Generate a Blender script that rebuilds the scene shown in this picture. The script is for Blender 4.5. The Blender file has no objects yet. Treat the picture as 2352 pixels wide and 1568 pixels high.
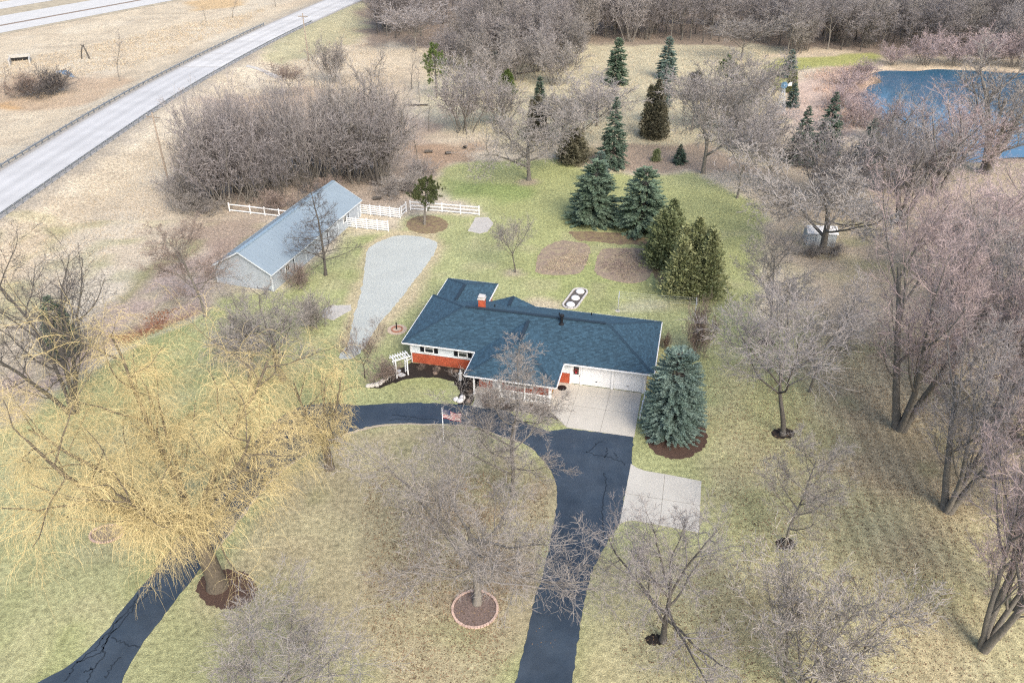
import bpy, bmesh, math, random
import numpy as np
from mathutils import Vector, geometry
R = math.radians
SC = bpy.context.scene
COL = SC.collection

# ------------------------------------------------------------------ camera, sky, sun, exposure
CAM_H, PITCH, FPX, PCX, PCY = 44.0, R(32.4), 1829.0, 1176.0, 784.0
cam_d = bpy.data.cameras.new('camera'); cam = bpy.data.objects.new('camera', cam_d); COL.objects.link(cam)
cam.location = (0, 0, CAM_H); cam.rotation_euler = (math.pi/2 - PITCH, 0, 0)
cam_d.sensor_width = 36.0; cam_d.lens = 36.0*FPX/2352.0; cam_d.clip_start = 0.5; cam_d.clip_end = 6000
SC.camera = cam
SUN_EL, SUN_AZ = R(42), R(152)          # azimuth from +Y towards +X
world = bpy.data.worlds.new('World'); SC.world = world; world.use_nodes = True
wn = world.node_tree; bg = wn.nodes['Background']
sky = wn.nodes.new('ShaderNodeTexSky'); sky.sky_type = 'NISHITA'; sky.sun_disc = False
sky.sun_elevation = SUN_EL; sky.sun_rotation = SUN_AZ; sky.air_density = 1.0; sky.dust_density = 3.2; sky.ozone_density = 1.0
wn.links.new(sky.outputs[0], bg.inputs[0]); bg.inputs[1].default_value = 0.15
sun_d = bpy.data.lights.new('sun', 'SUN'); sun = bpy.data.objects.new('sun', sun_d); COL.objects.link(sun)
sun_d.energy = 1.3; sun_d.angle = R(35); sun_d.color = (1.0, 0.955, 0.89)
sun.rotation_euler = Vector((-math.sin(SUN_AZ)*math.cos(SUN_EL), -math.cos(SUN_AZ)*math.cos(SUN_EL), -math.sin(SUN_EL))).to_track_quat('-Z', 'Y').to_euler()
SC.view_settings.view_transform = 'Standard'; SC.view_settings.look = 'None'
SC.view_settings.exposure = 1.05; SC.view_settings.gamma = 1.0
SC.cycles.max_bounces = 5; SC.cycles.diffuse_bounces = 2; SC.cycles.transparent_max_bounces = 4
SC.cycles.use_adaptive_sampling = False; SC.cycles.use_denoising = False; SC.cycles.filter_width = 1.2

# ------------------------------------------------------------------ survey: photograph position -> place on the ground
_s, _c = math.sin(PITCH), math.cos(PITCH)
def ray(u, v):
    k = (PCY - v)/FPX
    return np.array([(u - PCX)/FPX, _c + _s*k, -_s + _c*k])
def at(u, v, z=0.0):
    d = ray(u, v); t = (z - CAM_H)/d[2]
    return np.array([d[0]*t, d[1]*t, z])
def height_for(y, v):
    k = (PCY - v)/FPX
    return CAM_H + y*(k*_c - _s)/(_c + k*_s)
def pxpm(y, z=0.0): return FPX/(y*_c - (z - CAM_H)*_s)
def crop(x0, y0, s): return lambda x, y: ((x0 + x/s)*.9408, (y0 + y/s)*.9408)
RY = np.array([-200, 0, 80, 110, 150, 178, 215, 262, 340, 1600.]); RX = np.array([-60, -73.5, -73, -72, -70.3, -67.3, -61.6, -51.6, -31, 300.])
_fy = np.arange(-200, 1600, 2.0); _fx = np.interp(_fy, RY, RX); _k = np.ones(17)/17
_fx = np.convolve(np.pad(_fx, 8, mode='edge'), _k, 'valid')
def road_x(y): return np.interp(y, _fy, _fx)
def road_half(y): return np.interp(y, [0, 110, 200, 262, 400], [4.6, 4.7, 4.7, 5.4, 5.6])
ROAD_Z = 1.6
def sstep(t): t = np.clip(t, 0, 1); return t*t*(3 - 2*t)
_lat = {}
def vnoise(x, y, scale, seed=0):
    if seed not in _lat: _lat[seed] = np.random.RandomState(seed + 77).rand(128, 128)
    L = _lat[seed]; x = np.asarray(x)/scale; y = np.asarray(y)/scale
    xi = np.floor(x).astype(int); yi = np.floor(y).astype(int); fx = sstep(x - xi); fy = sstep(y - yi)
    a = L[xi % 128, yi % 128]; b = L[(xi+1) % 128, yi % 128]; c = L[xi % 128, (yi+1) % 128]; d = L[(xi+1) % 128, (yi+1) % 128]
    return (a*(1-fx) + b*fx)*(1-fy) + (c*(1-fx) + d*fx)*fy
def sdist(poly, X, Y):
    poly = np.asarray(poly, float); d = np.full(X.shape, 1e9); ins = np.zeros(X.shape, bool); n = len(poly)
    for i in range(n):
        ax, ay = poly[i]; bx, by = poly[(i+1) % n]
        ex, ey = bx-ax, by-ay; l2 = ex*ex + ey*ey + 1e-9
        t = np.clip(((X-ax)*ex + (Y-ay)*ey)/l2, 0, 1)
        d = np.minimum(d, np.hypot(X-ax-t*ex, Y-ay-t*ey))
        cr = ((ay > Y) != (by > Y)) & (X < (bx-ax)*(Y-ay)/((by-ay) if by != ay else 1e-9) + ax)
        ins ^= cr
    return np.where(ins, -d, d)
def gpoly(pts, z=0.0): return [tuple(at(u, v, z)[:2]) for u, v in pts]
POND = gpoly([(1985, 205), (2010, 172), (2040, 160), (2200, 160), (2400, 166), (2900, 175), (2950, 330), (2600, 372), (2400, 368), (2251, 366), (2180, 352), (2105, 338), (2040, 300), (2000, 250)])
CREEK = gpoly([(128, 158), (150, 157), (168, 166), (186, 178), (176, 182), (158, 174), (140, 166), (126, 163)])
def gz(x, y):
    x = np.asarray(x, float); y = np.asarray(y, float)
    d = np.abs(x - road_x(y)) - road_half(y) - 0.9
    h = ROAD_Z*(1 - sstep(d/9.0)) - .02*(d < 9)
    wild = sstep((y - 118)/30)*sstep((np.abs(x - road_x(y)) - 14)/8)
    wild = wild*sstep((216 - (-.872*x + .489*y))/10)
    h = h + wild*(vnoise(x, y, 14, 3) - .5)*.7
    if x.ndim:
        m = (x > 40) & (y > 100) & (y < 260)
        if m.any():
            q = np.zeros_like(x); q[m] = -1.3*sstep((1.5 - sdist(POND, x[m], y[m]) - (vnoise(x[m], y[m], 6, 51) - .5)*5)/4.0); h = np.where(q < 0, h*(1 + q/1.3) + q, h)
        m = (x < -90) & (y > 140) & (y < 200)
        if m.any():
            q = np.zeros_like(x); q[m] = -.5*sstep((.6 - sdist(CREEK, x[m], y[m]))/1.5); h = h + q
    return h
def gz1(x, y): return float(gz(np.array([x]), np.array([y]))[0])
def on_ground(u, v):
    p = at(u, v, 0)
    for _ in range(6): p = at(u, v, gz1(p[0], p[1]))
    return p

# ------------------------------------------------------------------ materials
def nodes_of(m): m.use_nodes = True; return m.node_tree
MATS = {}
def mat(name, col, rough=.8, var=.25, scale=6.0, bump=0.0, bscale=None, metallic=0.0, attr=None, col2=None, big=0.0, obj=False, spec=.3, rnd=0.0):
    if name in MATS: return MATS[name]
    m = bpy.data.materials.new(name); t = nodes_of(m); b = t.nodes['Principled BSDF']; N = t.nodes.new; K = t.links.new
    b.inputs['Roughness'].default_value = rough; b.inputs['Metallic'].default_value = metallic
    b.inputs['Specular IOR Level'].default_value = spec
    if obj: co = N('ShaderNodeTexCoord').outputs['Object']
    else: co = N('ShaderNodeNewGeometry').outputs['Position']
    nz = N('ShaderNodeTexNoise'); nz.inputs['Scale'].default_value = scale; nz.inputs['Detail'].default_value = 5; nz.inputs['Roughness'].default_value = .65
    K(co, nz.inputs['Vector'])
    if attr:
        a = N('ShaderNodeAttribute'); a.attribute_name = attr; src = a.outputs['Color']
    else:
        rgb = N('ShaderNodeRGB'); rgb.outputs[0].default_value = (*col, 1); src = rgb.outputs[0]
    if col2:
        mx = N('ShaderNodeMix'); mx.data_type = 'RGBA'; rm = N('ShaderNodeMapRange'); rm.inputs[1].default_value = .38; rm.inputs[2].default_value = .62
        n2 = N('ShaderNodeTexNoise'); n2.inputs['Scale'].default_value = scale*.37; n2.inputs['Detail'].default_value = 4; K(co, n2.inputs['Vector'])
        K(n2.outputs[0], rm.inputs[0]); K(rm.outputs[0], mx.inputs[0]); K(src, mx.inputs[6]); mx.inputs[7].default_value = (*col2, 1); src = mx.outputs[2]
    def mul(src, fac_socket, lo, hi, frm=(.25, .75)):
        rm = N('ShaderNodeMapRange'); rm.inputs[1].default_value, rm.inputs[2].default_value = frm; rm.inputs[3].default_value = lo; rm.inputs[4].default_value = hi
        K(fac_socket, rm.inputs[0])
        mx = N('ShaderNodeMix'); mx.data_type = 'RGBA'; mx.blend_type = 'MULTIPLY'; mx.inputs[0].default_value = 1
        K(src, mx.inputs[6]); K(rm.outputs[0], mx.inputs[7]); return mx.outputs[2]
    src = mul(src, nz.outputs[0], 1 - var, 1 + var)
    if big:
        n3 = N('ShaderNodeTexNoise'); n3.inputs['Scale'].default_value = .35; n3.inputs['Detail'].default_value = 4; K(co, n3.inputs['Vector'])
        src = mul(src, n3.outputs[0], 1 - big, 1 + big)
    if rnd:
        oi = N('ShaderNodeObjectInfo'); src = mul(src, oi.outputs['Random'], 1 - rnd, 1 + rnd, (0, 1))
    K(src, b.inputs['Base Color'])
    if bump:
        bp = N('ShaderNodeBump'); bp.inputs['Strength'].default_value = bump; bp.inputs['Distance'].default_value = .05
        nb = nz
        if bscale: nb = N('ShaderNodeTexNoise'); nb.inputs['Scale'].default_value = bscale; nb.inputs['Detail'].default_value = 4; K(co, nb.inputs['Vector'])
        K(nb.outputs[0], bp.inputs['Height']); K(bp.outputs[0], b.inputs['Normal'])
    MATS[name] = m; return m
def fine_attr_mat(name, attr, rough=.9, scale=2.6, var=.5, fine=11., fvar=.36, bump=.8):
    m = mat(name, (1, 1, 1), rough, var, scale, 0, attr=attr, big=.1, spec=.1)
    t = m.node_tree; b = t.nodes['Principled BSDF']; N = t.nodes.new; K = t.links.new
    src = b.inputs['Base Color'].links[0].from_socket
    co = N('ShaderNodeNewGeometry').outputs['Position']
    n = N('ShaderNodeTexNoise'); n.inputs['Scale'].default_value = fine; n.inputs['Detail'].default_value = 3; n.inputs['Roughness'].default_value = .7; K(co, n.inputs['Vector'])
    rm = N('ShaderNodeMapRange'); rm.inputs[1].default_value = .3; rm.inputs[2].default_value = .7; rm.inputs[3].default_value = 1-fvar; rm.inputs[4].default_value = 1+fvar; K(n.outputs[0], rm.inputs[0])
    mx = N('ShaderNodeMix'); mx.data_type = 'RGBA'; mx.blend_type = 'MULTIPLY'; mx.inputs[0].default_value = 1; K(src, mx.inputs[6]); K(rm.outputs[0], mx.inputs[7])
    K(mx.outputs[2], b.inputs['Base Color'])
    bp = N('ShaderNodeBump'); bp.inputs['Strength'].default_value = bump; bp.inputs['Distance'].default_value = .08; K(n.outputs[0], bp.inputs['Height']); K(bp.outputs[0], b.inputs['Normal'])
    return m
M_ground = fine_attr_mat('ground_cover', 'Col')
def mowing(m):
    t = m.node_tree; b = t.nodes['Principled BSDF']; N = t.nodes.new; K = t.links.new; src = b.inputs['Base Color'].links[0].from_socket
    dt = N('ShaderNodeVectorMath'); dt.operation = 'DOT_PRODUCT'; K(N('ShaderNodeNewGeometry').outputs['Position'], dt.inputs[0]); k = 2*math.pi/1.25; dt.inputs[1].default_value = (.99*k, -.1*k, 0)
    sn = N('ShaderNodeMath'); sn.operation = 'SINE'; K(dt.outputs['Value'], sn.inputs[0]); a = N('ShaderNodeAttribute'); a.attribute_name = 'Mow'
    m1 = N('ShaderNodeMath'); m1.operation = 'MULTIPLY'; K(sn.outputs[0], m1.inputs[0]); K(a.outputs['Fac'], m1.inputs[1])
    m2 = N('ShaderNodeMath'); m2.operation = 'MULTIPLY_ADD'; K(m1.outputs[0], m2.inputs[0]); m2.inputs[1].default_value = .12; m2.inputs[2].default_value = 1
    mx = N('ShaderNodeMix'); mx.data_type = 'RGBA'; mx.blend_type = 'MULTIPLY'; mx.inputs[0].default_value = 1; K(src, mx.inputs[6]); K(m2.outputs[0], mx.inputs[7]); K(mx.outputs[2], b.inputs['Base Color'])
mowing(M_ground)
M_asph = mat('sealed_asphalt', (.032, .047, .066), .5, .14, 1.1, .25, 60, big=.22, spec=.4, col2=(.044, .060, .079))
M_seal = mat('crack_sealer', (.018, .025, .034), .5, .1)
M_conc = mat('concrete', (.47, .44, .375), .85, .07, .8, .1, 40, big=.06)
M_conc2 = mat('pale_concrete', (.47, .45, .395), .85, .07, .8, .1, 40, big=.06)
M_oldconc = mat('weathered_concrete', (.42, .40, .36), .9, .2, 2.5, .2, 30)
M_joint = mat('joint', (.27, .25, .21), .9, .1)
M_gravel = mat('gravel', (.40, .42, .385), .95, .22, 9.0, .5, 22, big=.07)
M_road = mat('road_asphalt', (.41, .405, .385), .85, .05, .5, .1, 20, big=.04, attr='Col'); M_road['col'] = (.46, .455, .44)
M_roadw = mat('worn_road_concrete', (.49, .48, .45), .85, .08, .5, .1, 20, big=.06, attr='Col'); M_roadw['col'] = (.50, .49, .465)
M_roadc = mat('road_concrete', (.49, .48, .45), .85, .07, .5, .1, 20, big=.05)
M_should = mat('shoulder_gravel', (.33, .31, .28), .95, .25, 3.0, .3, 12)
M_mulch = mat('dark_mulch', (.026, .02, .016), .95, .5, 9.0, .8, 16)
M_mulchr = mat('red_brown_mulch', (.085, .052, .038), .95, .4, 8.0, .8, 16)
M_soil = mat('garden_soil', (.25, .19, .145), .95, .35, 3.0, .9, 9, col2=(.31, .25, .165))
M_pineneedle = mat('needle_litter', (.18, .125, .085), .95, .35, 4.0, .6, 14, col2=(.24, .19, .1))
M_water = mat('pond_water', (.035, .115, .19), .06, .05, .4, .05, 1.2, spec=.9)  # blue of the reflected sky is painted into the base colour
M_white = mat('white_paint', (.78, .78, .76), .5, .05, 4.0, spec=.35)
M_fence = mat('white_fence_board', (.80, .80, .78), .5, .06, 4.0, spec=.3)
M_siding = mat('pale_siding', (.62, .67, .68), .6, .05, 3.0)
M_brick = mat('red_brick', (.40, .080, .036), .85, .22, 5.0, .2, 40, col2=(.45, .105, .05))
M_mortar = mat('mortar', (.36, .16, .11), .9, .2, 12)
M_shutter = mat('dark_shutter', (.012, .014, .018), .5, .1)
M_glass = mat('window_glass', (.02, .026, .032), .08, .1, 1.0, spec=.8)
M_black = mat('black_metal', (.012, .012, .013), .5, .1)
M_rail = mat('weathered_rail', (.19, .205, .215), .55, .15, 3.0)
M_metal = mat('galvanised_steel', (.44, .455, .455), .5, .12, 3.0, metallic=.15)
M_barnroof = mat('blue_grey_metal_roof', (.24, .295, .33), .55, .06, .5, .0, metallic=.1, big=.05, spec=.4)
M_barnwall = mat('grey_barn_board', (.36, .395, .425), .75, .1, 2.0, big=.05)
M_barntrim = mat('barn_trim', (.60, .64, .66), .6, .06)
M_barndark = mat('barn_dark', (.05, .06, .075), .8, .1)
M_wood = mat('weathered_pole', (.27, .22, .17), .9, .2, 3.0, .3)
M_stone = mat('pale_limestone', (.52, .49, .45), .9, .22, 5.0, .5, 9)
M_stonebr = mat('brown_fieldstone', (.22, .16, .12), .9, .25, 5.0, .5, 9)
M_ringbrick = mat('edging_brick', (.50, .36, .29), .9, .16, 6.0, rnd=.12)
M_flagstone = mat('flagstone', (.50, .50, .49), .85, .1, 5)
M_red = mat('flag_red', (.40, .02, .03), .7, .05); M_blue = mat('flag_blue', (.02, .03, .12), .7, .05)
M_bark = mat('grey_bark', (.185, .168, .142), .95, .4, 5.0, .6, 9, obj=True, rnd=.2)
M_barkd = mat('dark_bark', (.10, .09, .078), .95, .4, 5.0, .6, 9, obj=True, rnd=.15)
def twig(name, c): return mat(name, c, .85, .22, 1.2, obj=True, rnd=.12, spec=.15)
M_tw = twig('grey_twigs', (.275, .25, .225)); M_twd = twig('dark_twigs', (.11, .1, .095)); M_twp = twig('rosy_twigs', (.375, .30, .285))
M_twl = twig('lilac_grey_twigs', (.295, .268, .252)); M_tww = twig('wood_twigs', (.235, .212, .203)); M_twb = twig('brown_twigs', (.23, .18, .15))
M_will = mat('willow_withes', (.62, .50, .25), .85, .35, .7, obj=True, col2=(.44, .36, .18), spec=.15); M_willb = mat('willow_bark', (.115, .095, .07), .95, .4, 5, .6, 9, obj=True)
def needle(name, c, c2): return mat(name, c, .8, .4, 2.2, obj=True, col2=c2, rnd=.12, spec=.2)
M_nblue = needle('blue_spruce_needles', (.13, .19, .155), (.19, .255, .215)); M_ndark = needle('dark_spruce_needles', (.09, .135, .095), (.135, .18, .13))
M_ngreen = needle('green_spruce_needles', (.115, .17, .11), (.165, .22, .15)); M_njun = needle('juniper_foliage', (.22, .24, .11), (.285, .295, .15))
M_nbright = needle('bright_pine_needles', (.085, .13, .035), (.13, .165, .05)); M_nyew = needle('olive_yew_foliage', (.165, .195, .09), (.215, .24, .12))
M_npine = needle('pine_needles', (.055, .075, .028), (.09, .1, .04)); M_nbrown = needle('browning_juniper', (.11, .105, .07), (.15, .14, .09))

# ------------------------------------------------------------------ object helpers
def props(o, label=None, cat=None, group=None, kind=None):
    for k, v in (('label', label), ('category', cat), ('group', group), ('kind', kind)):
        if v: o[k] = v
    return o
def link(name, data, parent=None, loc=None, rotz=0.0):
    o = bpy.data.objects.new(name, data); COL.objects.link(o)
    if parent is not None: o.parent = parent
    if loc is not None: o.location = loc
    if rotz: o.rotation_euler[2] = rotz
    return o
def thing(name, label, cat, loc=(0, 0, 0), rotz=0.0, group=None):
    o = link(name, None, None, loc, rotz); o.empty_display_size = .3
    return props(o, label, cat, group)
def mesh_from(name, V, Fq, m, smooth=False):
    me = bpy.data.meshes.new(name); V = np.asarray(V, np.float32).reshape(-1, 3)
    if isinstance(Fq, np.ndarray) and Fq.ndim == 2:
        n, k = Fq.shape; me.vertices.add(len(V)); me.vertices.foreach_set('co', V.ravel())
        me.loops.add(n*k); me.loops.foreach_set('vertex_index', Fq.astype(np.int32).ravel())
        me.polygons.add(n); me.polygons.foreach_set('loop_start', np.arange(0, n*k, k, dtype=np.int32)); me.update(calc_edges=True)
    else:
        me.from_pydata(V.tolist(), [], [list(map(int, f)) for f in Fq]); me.update()
    if m: me.materials.append(m)
    if smooth: me.polygons.foreach_set('use_smooth', np.ones(len(me.polygons), bool))
    return me
class MB:
    def __init__(s): s.v = []; s.f = []
    def add(s, V, F_):
        b = len(s.v); s.v += [tuple(map(float, p)) for p in V]; s.f += [[i + b for i in f] for f in F_]; return s
    def box(s, x0, x1, y0, y1, z0, z1):
        return s.add([(x0, y0, z0), (x1, y0, z0), (x1, y1, z0), (x0, y1, z0), (x0, y0, z1), (x1, y0, z1), (x1, y1, z1), (x0, y1, z1)],
                     [(0, 3, 2, 1), (4, 5, 6, 7), (0, 1, 5, 4), (1, 2, 6, 5), (2, 3, 7, 6), (3, 0, 4, 7)])
    def bar(s, p, q, w, h=None, upv=(0, 0, 1)):
        p = Vector(p); q = Vector(q); d = (q - p).normalized(); u = Vector(upv)
        if abs(d.dot(u)) > .98: u = Vector((1, 0, 0))
        a = d.cross(u).normalized()*(w/2); b = a.cross(d).normalized()*((h or w)/2)
        return s.add([p-a-b, p+a-b, p+a+b, p-a+b, q-a-b, q+a-b, q+a+b, q-a+b], [(0, 3, 2, 1), (4, 5, 6, 7), (0, 1, 5, 4), (1, 2, 6, 5), (2, 3, 7, 6), (3, 0, 4, 7)])
    def lathe(s, prof, n=12, c=(0, 0), cap=True):
        b = len(s.v)
        for r, z in prof:
            for i in range(n): s.v.append((c[0] + r*math.cos(2*math.pi*i/n), c[1] + r*math.sin(2*math.pi*i/n), z))
        for k in range(len(prof)-1):
            for i in range(n): s.f.append([b+k*n+i, b+k*n+(i+1) % n, b+(k+1)*n+(i+1) % n, b+(k+1)*n+i])
        if cap: s.f.append([b+(len(prof)-1)*n+i for i in range(n)]); s.f.append([b+i for i in range(n)][::-1])
        return s
    def tube(s, pts, r0, r1, n=6):
        V, Fq = tubes(np.array([pts], float), np.linspace(r0, r1, len(pts))[None], n); return s.add(V, Fq.tolist())
    def build(s, name, m, parent=None, smooth=False, loc=None, rotz=0.0): return link(name, mesh_from(name, s.v, s.f, m, smooth), parent, loc, rotz)
def smooth_poly(pts, n=5, closed=True):
    P = [np.array(p, float) for p in pts]; out = []; N = len(P)
    for i in range(N if closed else N-1):
        g = (lambda k: P[k % N]) if closed else (lambda k: P[min(max(k, 0), N-1)])
        p0, p1, p2, p3 = g(i-1), g(i), g(i+1), g(i+2)
        for j in range(n):
            t = j/n; out.append(.5*((2*p1) + (p2-p0)*t + (2*p0-5*p1+4*p2-p3)*t*t + (3*p1-p0-3*p2+p3)*t**3))
    if not closed: out.append(P[-1])
    return out
def sheet(name, poly, z, m, thick=.05, parent=None, rag=0.0, seed=1):
    """flat slab with an outline: top face tessellated plus a skirt"""
    rs = np.random.RandomState(seed)
    P = [np.array(p[:2], float) for p in poly]
    if rag:
        Q = []
        for i in range(len(P)):
            a, b = P[i], P[(i+1) % len(P)]; n = max(1, int(np.hypot(*(b-a))/.35))
            for j in range(n): Q.append(a + (b-a)*j/n + rs.randn(2)*rag)
        P = Q
    tri = geometry.tessellate_polygon([[Vector((p[0], p[1], 0)) for p in P]]); n = len(P)
    V = [(p[0], p[1], z) for p in P] + [(p[0], p[1], z - thick) for p in P]; F_ = []
    for t in tri:
        a, b, c = (P[i] for i in t); cr = (b[0]-a[0])*(c[1]-a[1]) - (b[1]-a[1])*(c[0]-a[0])
        F_.append(t if cr > 0 else t[::-1])
    ar = sum(P[i][0]*P[(i+1) % n][1] - P[(i+1) % n][0]*P[i][1] for i in range(n))
    for i in range(n):
        j = (i+1) % n; F_.append((i, i+n, j+n, j) if ar > 0 else (j, j+n, i+n, i))
    return link(name, mesh_from(name, V, F_, m), parent)
def struct(o, label=None): return props(o, kind='structure', label=label)
def strip(mb, pts, w, z):
    P = [np.array(p[:2], float) for p in pts]; n = len(P); b = len(mb.v)
    for i in range(n):
        d = P[min(i+1, n-1)] - P[max(i-1, 0)]; d /= np.hypot(*d) + 1e-9; nn = np.array([-d[1], d[0]])*w/2
        mb.v.append((*(P[i]+nn), z)); mb.v.append((*(P[i]-nn), z))
    for i in range(n-1): mb.f.append([b+2*i, b+2*i+1, b+2*i+3, b+2*i+2])
def tubes(pts, rad, S):
    """pts (N,K,3), rad (N,K) -> verts, quads"""
    N, K, _ = pts.shape
    T = np.empty_like(pts); T[:, 1:-1] = pts[:, 2:] - pts[:, :-2]; T[:, 0] = pts[:, 1]-pts[:, 0]; T[:, -1] = pts[:, -1]-pts[:, -2]
    T /= np.linalg.norm(T, axis=2, keepdims=True) + 1e-9
    m = T.mean(1, keepdims=True); ref = np.where(np.abs(m[..., 2:3]) > .75, np.array([1., .13, 0]), np.array([0., 0, 1.]))
    U = np.cross(T, np.broadcast_to(ref, T.shape)); U /= np.linalg.norm(U, axis=2, keepdims=True) + 1e-9; W = np.cross(T, U)
    a = np.arange(S)*2*math.pi/S
    V = pts[:, :, None] + rad[:, :, None, None]*(U[:, :, None]*np.cos(a)[None, None, :, None] + W[:, :, None]*np.sin(a)[None, None, :, None])
    idx = np.arange(N*K*S).reshape(N, K, S); i0 = idx[:, :-1]; i1 = idx[:, 1:]
    q = np.stack([i0, np.roll(i0, -1, 2), np.roll(i1, -1, 2), i1], -1).reshape(-1, 4)
    return V.reshape(-1, 3), q
def ribbons(pts, w0, w1, rng):
    N, K, _ = pts.shape
    D = pts[:, -1] - pts[:, 0]; s = np.cross(D, rng.randn(N, 3)); s /= np.linalg.norm(s, axis=1, keepdims=True) + 1e-9
    w = np.linspace(1, 0, K)[None, :]*(np.reshape(w0, (-1, 1)) - w1) + w1
    off = s[:, None]*w[..., None]/2
    V = np.stack([pts - off, pts + off], 2); idx = np.arange(N*K*2).reshape(N, K, 2)
    q = np.stack([idx[:, :-1, 0], idx[:, :-1, 1], idx[:, 1:, 1], idx[:, 1:, 0]], -1).reshape(-1, 4)
    return V.reshape(-1, 3), q
def merge(parts):
    Vs = []; Fs = []; b = 0
    for V, q in parts: Vs.append(V); Fs.append(q + b); b += len(V)
    return np.concatenate(Vs), np.concatenate(Fs)

# ------------------------------------------------------------------ ground: one sheet to the horizon
def make_ground():
    def axis(a, b, step, far):
        mid = np.arange(a, b + .01, step); lo = a - np.geomspace(3, far, 12)[::-1]; hi = b + np.geomspace(3, far, 12); return np.concatenate([lo, mid, hi])
    xs = axis(-165, 175, .9, 1500); ys = axis(12, 310, .85, 1500)
    X, Y = np.meshgrid(xs, ys, indexing='ij'); x = X.ravel(); y = Y.ravel(); z = gz(x, y)
    nx, ny = len(xs), len(ys); idx = np.arange(nx*ny).reshape(nx, ny)
    q = np.stack([idx[:-1, :-1], idx[1:, :-1], idx[1:, 1:], idx[:-1, 1:]], -1).reshape(-1, 4)
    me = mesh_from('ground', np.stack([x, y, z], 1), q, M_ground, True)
    C = np.zeros((len(x), 3)); tan = np.array([.485, .41, .295]); C[:] = tan
    wx = (vnoise(x, y, 5, 1) - .5)*4 + (vnoise(x, y, 1.7, 2) - .5)*1.6; wy = (vnoise(x, y, 5, 4) - .5)*4 + (vnoise(x, y, 1.7, 5) - .5)*1.6
    def blend(mask, col): C[:] = C*(1 - mask[:, None]) + np.array(col)*mask[:, None]
    def zone(pts, col, soft=2.0, warp=1.0, amt=1.0, world=False):
        P = np.array(pts if world else gpoly(pts)); lo = P.min(0) - soft*2 - 6; hi = P.max(0) + soft*2 + 6
        m = (x > lo[0]) & (x < hi[0]) & (y > lo[1]) & (y < hi[1]); k = np.zeros(len(x))
        k[m] = amt*sstep(.5 - sdist(P, x[m] + wx[m]*warp, y[m] + wy[m]*warp)/soft); blend(k, col)
    def ell(u, v, ru, rv): return [(u + ru*math.cos(t), v + rv*math.sin(t)) for t in np.linspace(0, 2*math.pi, 14, endpoint=False)]
    blend(.55*sstep((vnoise(x, y, 22, 6) - .45)*3), (.45, .365, .255)); blend(.5*sstep((vnoise(x, y, 9, 7) - .55)*4), (.53, .47, .36))
    blend(.4*sstep((vnoise(x, y, 4, 17) - .6)*5), (.35, .29, .21))
    # roadside verge greyer, then the far meadow and wet ground
    d = np.abs(x - road_x(y)) - road_half(y); blend(.75*sstep(1.4 - d/3.2 + (vnoise(x, y, 3, 9) - .5))*(d > -1), (.33, .29, .23))
    zone([(640, 75), (790, 25), (840, 0), (840, 80), (760, 110), (660, 150), (600, 150)], (.31, .30, .17), 6, 1.2, .7)
    zone([(480, 230), (700, 195), (900, 230), (1010, 290), (1040, 350), (1020, 420), (930, 470), (830, 480), (640, 500), (500, 500), (440, 430)], (.31, .24, .185), 5, 1.5, .8)
    zone([(930, 330), (1090, 330), (1100, 365), (1020, 400), (960, 400)], (.31, .21, .135), 3, 1, .8)
    zone([(1020, 125), (1290, 85), (1780, 90), (1790, 240), (1760, 380), (1500, 350), (1100, 330), (960, 240)], (.42, .38, .25), 8, 1.5, .85)
    zone([(1460, 330), (1640, 330), (1760, 400), (1600, 395), (1460, 395), (1340, 360)], (.28, .205, .15), 3, 1, .8)
    zone([(1790, 190), (1960, 150), (2060, 170), (1990, 300), (1860, 330), (1800, 270)], (.44, .33, .27), 5, 1.5, .8)
    zone([(1760, 330), (2900, 300), (3000, 700), (2200, 900), (1850, 760), (1740, 520)], (.39, .31, .215), 8, 1.5, .85)
    zone([(2100, 340), (2900, 350), (2900, 480), (2300, 440), (2120, 420)], (.38, .31, .2), 5, 1.5, .8)
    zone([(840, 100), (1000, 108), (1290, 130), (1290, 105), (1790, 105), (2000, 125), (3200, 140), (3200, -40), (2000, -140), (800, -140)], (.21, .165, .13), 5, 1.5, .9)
    zone([(0, 170), (200, 175), (300, 185), (220, 240), (60, 260), (-60, 250)], (.36, .25, .16), 5, 1.4, .6); zone([(0, 235), (45, 232), (40, 255), (0, 260)], (.42, .25, .1), 3, 1, .7)
    zone([(420, 5), (530, -10), (560, 10), (440, 28)], (.45, .29, .12), 5, 1, .6)
    # the pink-brown leaf drift and bare strip left of the yard
    zone([(-300, 1080), (60, 960), (200, 870), (300, 790), (420, 735), (500, 680), (520, 600), (560, 540), (480, 560), (330, 640), (230, 710), (60, 830), (-200, 960)], (.37, .275, .225), 4, .8, .85)
    zone([(230, 790), (330, 745), (430, 700), (450, 715), (400, 745), (300, 792), (240, 805)], (.22, .12, .075), 2.5, .8, .85)
    zone([(250, 690), (330, 620), (450, 545), (470, 555), (350, 640), (270, 710)], (.27, .24, .11), 1.5, .5, .8)
    zone([(400, 520), (640, 500), (640, 560), (560, 580), (480, 580)], (.27, .19, .14), 4, 1, .7)
    # the yard
    lawn = (.33, .345, .14)
    zone([(-600, 1120), (60, 960), (200, 868), (300, 795), (410, 742), (500, 690), (640, 665), (800, 530), (890, 535), (935, 520), (945, 492), (1100, 500), (1035, 455), (1012, 425), (1030, 390), (1100, 367), (1290, 362), (1400, 402), (1480, 400), (1600, 398), (1740, 470), (1745, 560), (1720, 640), (1760, 760), (2100, 800), (2800, 900), (3200, 1800), (-1200, 1800)], lawn, 2.0, .6)
    zone([(1130, 400), (1300, 380), (1700, 460), (1720, 600), (1640, 700), (1200, 700), (1130, 560)], (.31, .325, .11), 6, 1.2, .6)
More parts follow.
